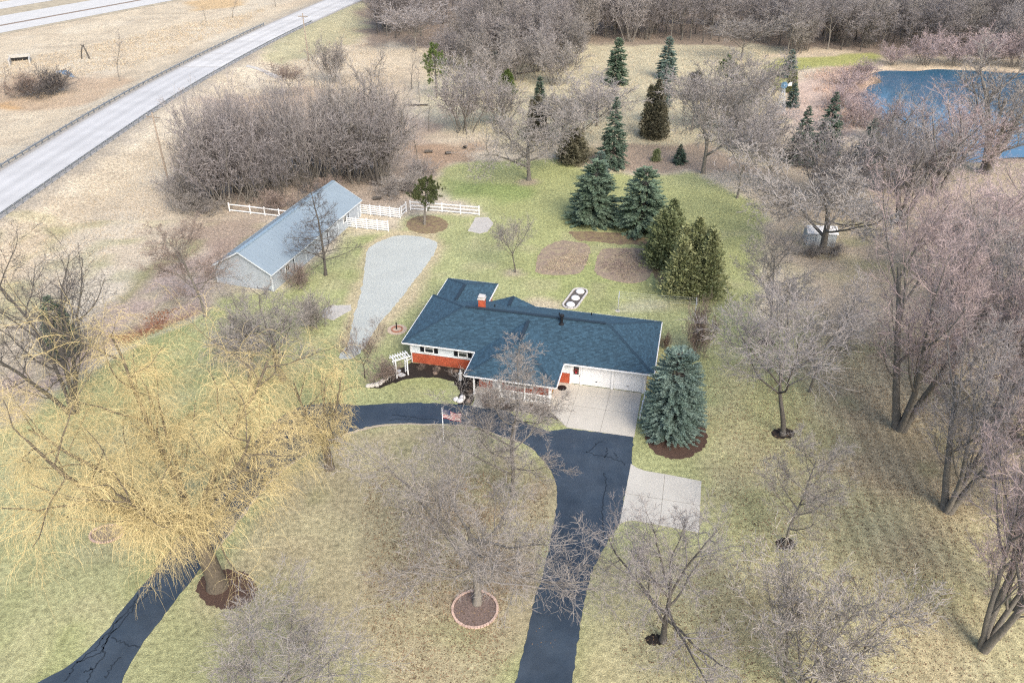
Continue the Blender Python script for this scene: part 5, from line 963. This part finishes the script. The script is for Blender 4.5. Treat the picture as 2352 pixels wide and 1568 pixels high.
for i, (x, y) in enumerate([(2.0, -.55), (3.6, -.6), (5.1, -.7), (7.6, -2.2), (7.7, -3.4)]): T('brush', 0, 0, 0, 0, 'small dormant shrub in the dark front mulch bed', 'bare_bush', 'bush', 'dormant shrubs in the front bed', xy=hw_(x, y), h=.6, w=.7, mc=M_twb)
# evergreens
T('spruce_hero', 1551, 1030, 808, 158, 'big blue spruce beside the garage', 'blue_spruce', rot=30)
T('juniper', 1598, 702, 496, 162, 'olive green juniper nearest the house corner, in front of its darker twin', 'juniper_tree'); T('juniper', 1545, 628, 455, 150, 'darker juniper behind the olive one in the backyard row', 'juniper_tree', mc=M_nyew)
T('spruce_green', 1480, 552, 382, 138, 'blue-green spruce in the middle of the backyard row', 'spruce_tree'); T('spruce_green', 1368, 530, 366, 138, 'bushy green spruce at the left end of the backyard row', 'spruce_tree', mc=M_ngreen); T('spruce_blue', 1378, 440, 345, 60, 'blue spruce tip showing behind the bushy green one', 'blue_spruce', mc=M_nblue)
T('spruce_dark', 1410, 392, 218, 84, 'tall dark narrow spruce at the back lawn edge', 'spruce_tree'); T('juniper_dark', 1318, 385, 290, 90, 'dull brownish juniper under the vase-shaped bare tree', 'juniper_tree'); T('yew', 1510, 374, 342, 26, 'small egg-shaped clipped yew at the back lawn edge', 'clipped_yew', 'bush'); T('spruce_dark', 1563, 380, 330, 42, 'small dark bushy spruce beside the clipped yew', 'spruce_tree')
T('juniper_dark', 1507, 328, 180, 72, 'tall dark juniper at the near end of the meadow line', 'juniper_tree'); T('spruce_blue', 1533, 185, 82, 56, 'tall blue spruce at the far end of the meadow line', 'blue_spruce'); T('spruce_blue', 1525, 250, 135, 48, 'bluish spruce in the middle of the meadow line', 'blue_spruce'); T('juniper', 1500, 285, 195, 44, 'yellow-green juniper in the middle of the meadow line', 'juniper_tree')
T('spruce_green', 1418, 200, 86, 62, 'yellow-tipped spruce standing alone in the meadow before the wood', 'spruce_tree'); T('juniper', 1167, 222, 158, 48, 'bright green round-headed evergreen at the meadow left side', 'evergreen_tree', mc=M_nbright); T('spruce_green', 1240, 235, 175, 30, 'slim small spruce behind the wide lawn tree', 'spruce_tree', mc=M_ndark); T('juniper_dark', 1236, 330, 215, 60, 'dull dark juniper behind the wide lawn tree', 'juniper_tree')
T('pine_bright', 1003, 225, 105, 68, 'bright green pine in the field left of the wood', 'pine_tree'); T('pine_bright', 1665, 215, 132, 68, 'bright green pine in the meadow behind the pale-limbed tree', 'pine_tree'); T('spruce_blue', 1697, 300, 205, 54, 'blue-green spruce hidden behind the upright bare tree', 'blue_spruce', mc=M_ngreen); T('juniper_dark', 1602, 235, 160, 60, 'dark brownish evergreen in the meadow left of the bright pine', 'juniper_tree')
T('spruce_blue', 1815, 182, 113, 42, 'pointed blue spruce behind the windmill', 'blue_spruce'); T('juniper', 1818, 216, 158, 32, 'yellow-green juniper just right of the windmill', 'juniper_tree'); T('spruce_blue', 1822, 250, 190, 36, 'lower blue spruce at the foot of the windmill row', 'blue_spruce')
T('spruce_dark', 1845, 385, 240, 84, 'dark spruce of a close pair near the pond, the one toward the windmill', 'spruce_tree'); T('spruce_dark', 1905, 360, 207, 84, 'dark spruce of a close pair near the pond, the one toward the water', 'spruce_tree'); T('spruce_dark', 2000, 378, 270, 76, 'dark spruce alone on the left shore of the pond', 'spruce_tree')
T('pine', 975, 516, 414, 92, 'small flat-topped pine in the oval needle bed by the white fence', 'pine_tree', rot=40)
T('maple_a', 2150, 450, 210, 240, 'rosy bare tree screening the near left shore of the pond', mc=M_twp, rot=150)
# the thicket behind the barn
thk = [(455, 470, 240, 150), (490, 455, 215, 150), (520, 475, 250, 140), (548, 440, 205, 150), (580, 462, 230, 150), (612, 430, 200, 150), (640, 455, 215, 140), (672, 425, 190, 150), (705, 440, 200, 150), (735, 410, 185, 140), (768, 425, 195, 150), (800, 400, 180, 150), (835, 415, 185, 150), (865, 395, 180, 150), (890, 420, 215, 150), (700, 385, 185, 150), (600, 395, 195, 150), (520, 405, 210, 150), (780, 360, 195, 130), (880, 360, 200, 130)]
rr = random.Random(8)
for u, v, vt, w in thk: T(rr.choice(['thick_a', 'thick_b', 'thick_a', 'shrub_a']), u + rr.uniform(-14, 14), v, v - (v-vt)*rr.uniform(.62, 1.1), w*rr.uniform(.7, 1.25), lean=rr.uniform(-14, 14), label= 'bare multi-stemmed tree in the dense thicket behind the barn', group='thicket trees behind the barn', mc=rr.choice([M_tw, M_tww, M_twl]), name='thicket_tree')
for u, v, vt, w in [(425, 480, 420, 90), (405, 445, 395, 80), (940, 440, 395, 80), (965, 405, 365, 80), (470, 490, 445, 90), (900, 450, 415, 80), (640, 480, 440, 90), (760, 455, 415, 90)]: T('brush', u, v, vt, w, 'low straggling brush along the foot of the barn thicket', 'bare_bush', 'bush', 'brush at the thicket foot', mc=rr.choice([M_tw, M_twb, M_twl]))
for u, v, vt in [(440, 460, 330), (418, 420, 320), (960, 380, 270), (930, 330, 210), (985, 300, 215)]: T('sparse', u, v, vt, 34, 'spindly sapling at the ragged edge of the barn thicket', group='saplings edging the thicket', mc=M_tw)
T('dead', 868, 425, 215, 220, 'darker old tree at the lawn end of the barn thicket', mc=M_tww)
for u, v, vt, w in [(2120, 150, 75, 80), (2190, 152, 80, 90), (2260, 150, 70, 90), (2330, 155, 75, 90), (2400, 158, 70, 90), (2050, 150, 105, 60)]: T('shrub_a', u, v, vt, w, 'rosy bare bush-like tree on the far shore of the pond', group='rosy trees on the far pond shore', mc=M_twp, name='shore_tree')
for u, v, vt, w in [(1940, 250, 190, 90), (1975, 290, 220, 90), (1950, 200, 160, 70), (2010, 325, 240, 90), (1985, 175, 140, 60)]: T('shrub_a', u, v, vt, w, 'pinkish bare brush tree on the reedy left shore of the pond', group='brush on the reedy pond shore', mc=M_twp, name='shore_tree')
for u, v, vt, w, lb, k in [(2360, 1020, 600, 300, 'rosy tree past the many-stemmed lawn-edge tree', M_twp), (2340, 1400, 960, 260, 'grey tree behind the thick-trunked old maple', M_twl), (2030, 440, 230, 180, 'grey tree between the shed and the lone pond spruce', M_tw)]: T('maple_a', u, v, vt, w, lb, mc=k)
for u, v, vt, w in [(1030, 150, 70, 90), (1085, 165, 70, 90), (1130, 205, 100, 110), (1185, 185, 85, 100), (1235, 165, 60, 100), (1275, 195, 95, 100), (1150, 140, 45, 90), (1210, 125, 30, 90), (1060, 120, 40, 80), (1280, 140, 40, 90)]: T('shrub_a', u, v, vt, w, 'bare brush tree in the tongue of wood reaching into the meadow', group='brush in the tongue of the wood', mc=rr.choice([M_tw, M_tww, M_twl]), name='brush_tree')
# the wood
WOOD = np.array(gpoly([(850, 88), (960, 100), (1005, 55), (1090, 72), (1060, 110), (1160, 172), (1290, 165), (1300, 108), (1440, 100), (1780, 100), (1800, 128), (2030, 122), (2400, 142), (3100, 120), (3100, -70), (2000, -120), (960, -120), (850, 10)]))
rs = np.random.RandomState(12); lo, hi = WOOD.min(0), WOOD.max(0); cand = rs.uniform(lo, hi, (9000, 2)); cand = cand[sdist(WOOD, cand[:, 0], cand[:, 1]) < 0]; keep = []
for p in cand:
    u_ = p[0]/(p[1]*_c + CAM_H*_s)*FPX + PCX
    if u_ > 2460 or p[1] > 300: continue
    md = 3.0 if p[1] < 235 else 4.0
    if all((p[0]-q[0])**2 + (p[1]-q[1])**2 > md*md for q in keep[-900:]): keep.append(p)
keep.sort(key=lambda p: p[1]); rr = random.Random(4); near = keep[:260]; farw = keep[260:]
for p in near: T(rr.choice(['pole_a', 'pole_b', 'pole_a', 'pole_b', 'shrub_a']), 0, 0, 0, 0, 'bare grey tree in the dense wood beyond the meadow', 'wood_tree', 'tree', 'bare trees of the far wood', xy=p, h=rr.uniform(9, 15), w=rr.uniform(5, 8.5), mc=rr.choice([M_tww, M_tww, M_twl, M_tw]))
far_spec = dict(stems=straight(.16, .9), lv=[(8, .3, 1, 40, 10, .42, .45, 2, .1, .08, .016), (5, .2, 1, 40, 12, .5, .3, 2, .12, .06, .014), (4, .1, 1, 38, 14, .6, .3, 1, .14, .05, .012)], tip=.25, tw=.11, minw=.05)
fv = [merge(sum(decid(300+k, 14, 8, far_spec), [])) for k in range(3)]; parts = []
for p in farw:
    V, q = fv[rr.randrange(3)]; a = rr.uniform(0, 6.28); s = rr.uniform(.75, 1.15); ca, sa = math.cos(a), math.sin(a); V2 = np.stack([V[:, 0]*ca - V[:, 1]*sa, V[:, 0]*sa + V[:, 1]*ca, V[:, 2]], 1)*s + np.array([p[0], p[1], gz1(*p)]); parts.append((V2, q))
print('wood', len(near), len(farw), sum(len(q) for _, q in parts)*2)
if parts: props(link('far_wood', mesh_from('far_wood', *merge(parts), M_tww)), 'deep bare wood massed behind the meadow trees', 'wood', kind='stuff')
T('pine_bright', 1372, 40, -40, 60, 'dark green pine deep in the wood', 'pine_tree', mc=M_ndark); T('pine_bright', 1590, 30, -50, 60, 'lone green pine in the wood above the tall blue spruce', 'pine_tree', mc=M_npine)

# ------------------------------------------------------------------ ground litter: dry grass tufts, fallen leaves, garden stubble
def scatter_blades(name, poly, n, ln, wd, m, label, seed, up=1.0, cat='grass'):
    rng = np.random.RandomState(seed); P = np.array(poly); lo, hi = P.min(0), P.max(0); X = rng.uniform(lo, hi, (int(n*2.5), 2)); sd_ = sdist(P, X[:, 0] + (vnoise(X[:, 0], X[:, 1], 3, 41)-.5)*5, X[:, 1] + (vnoise(X[:, 0], X[:, 1], 3, 42)-.5)*5); X = X[sd_ < -rng.exponential(1.2, len(X))*min(1, 400/np.ptp(P, 0).prod()**.5/20 + .3)][:n]; X = X[rng.rand(len(X)) < .25 + .9*vnoise(X[:, 0], X[:, 1], 2.2, 43)]; n = len(X)
    b = np.stack([X[:, 0], X[:, 1], gz(X[:, 0], X[:, 1]) + .015], 1); d = nrm(rng.randn(n, 3)*np.array([1, 1, .15]) + np.array([0, 0, up])); l_ = rng.uniform(*ln, n); V, q = blades(b, d, nrm(rng.randn(n, 3) + (np.array([0, 0, 2.]) if up < .3 else 0)), l_, rng.uniform(*wd, n))
    return props(link(name, mesh_from(name, V, q, m)), label, cat, kind='stuff')
M_dry = mat('dry_grass_blades', (.46, .37, .25), .9, .3, .8); M_leaf = mat('fallen_oak_leaves', (.13, .085, .05), .9, .5, 3.0, col2=(.25, .17, .1)); M_pink = mat('reed_stems', (.46, .33, .25), .9, .3, 1.0)
scatter_blades('dry_grass', gpoly([(0, 560), (300, 380), (480, 260), (640, 160), (800, 60), (960, 200), (640, 260), (420, 460), (200, 620), (0, 800)]), 26000, (.2, .5), (.03, .07), M_dry, 'dry tan grass tufts on the bank below the road', 1)
scatter_blades('dry_grass', gpoly([(1020, 150), (1290, 120), (1780, 110), (1760, 330), (1500, 340), (1080, 300)]), 20000, (.25, .6), (.04, .09), M_dry, 'dry tan grass of the meadow before the wood', 2)
scatter_blades('reed_bed', gpoly([(1860, 165), (1960, 152), (2040, 168), (1985, 300), (1890, 320)]), 9000, (.6, 1.5), (.04, .08), M_pink, 'pinkish dry reeds at the pond edge', 3, cat='reeds')
scatter_blades('marsh_grass', gpoly([(0, 190), (300, 160), (560, 60), (620, 20), (400, 60), (0, 150)]), 12000, (.3, .8), (.05, .1), M_dry, 'dry marsh grass beyond the road', 4)
scatter_blades('fallen_leaves', gpoly([(1640, 820), (2100, 720), (2450, 760), (2600, 1650), (1400, 1650), (1480, 1260), (1640, 1230)]), 42000, (.07, .17), (.05, .1), M_leaf, 'brown leaves scattered over the right lawn', 5, .12, 'leaves')
scatter_blades('fallen_leaves', gpoly([(860, 1050), (1240, 1080), (1260, 1200), (1190, 1600), (900, 1620), (820, 1300)]), 12000, (.07, .17), (.05, .1), M_leaf, 'brown leaves scattered over the circle lawn', 6, .12, 'leaves')
scatter_blades('fallen_leaves', gpoly([(230, 790), (330, 742), (440, 695), (450, 715), (400, 750), (300, 796)]), 5000, (.12, .25), (.07, .14), mat('russet_leaves', (.22, .10, .055), .9, .4, 3), 'russet leaf drift at the lawn edge by the barn', 7, .15, 'leaves')
scatter_blades('garden_stubble', gpoly([w2(*p) for p in [(160, 490), (150, 400), (210, 260), (380, 160), (600, 165), (720, 200), (720, 300), (670, 420), (600, 490), (400, 505)]]), 2200, (.15, .45), (.02, .05), M_dry, 'dry stubble in the plain garden plot', 8, .5)
scatter_blades('garden_stubble', gpoly([w2(*p) for p in [(820, 470), (850, 340), (910, 250), (1080, 235), (1330, 240), (1450, 270), (1460, 400), (1400, 540), (1280, 600), (1080, 580)]]), 2400, (.15, .45), (.02, .05), M_twb, 'dry stubble in the weedy garden plot', 9, .5)
for u, v, s in ((1485, 0, 0),): pass
print('tris', sum(sum(p.loop_total-2 for p in m.polygons) if len(m.polygons) < 3000 else len(m.polygons)*2 for m in bpy.data.meshes))
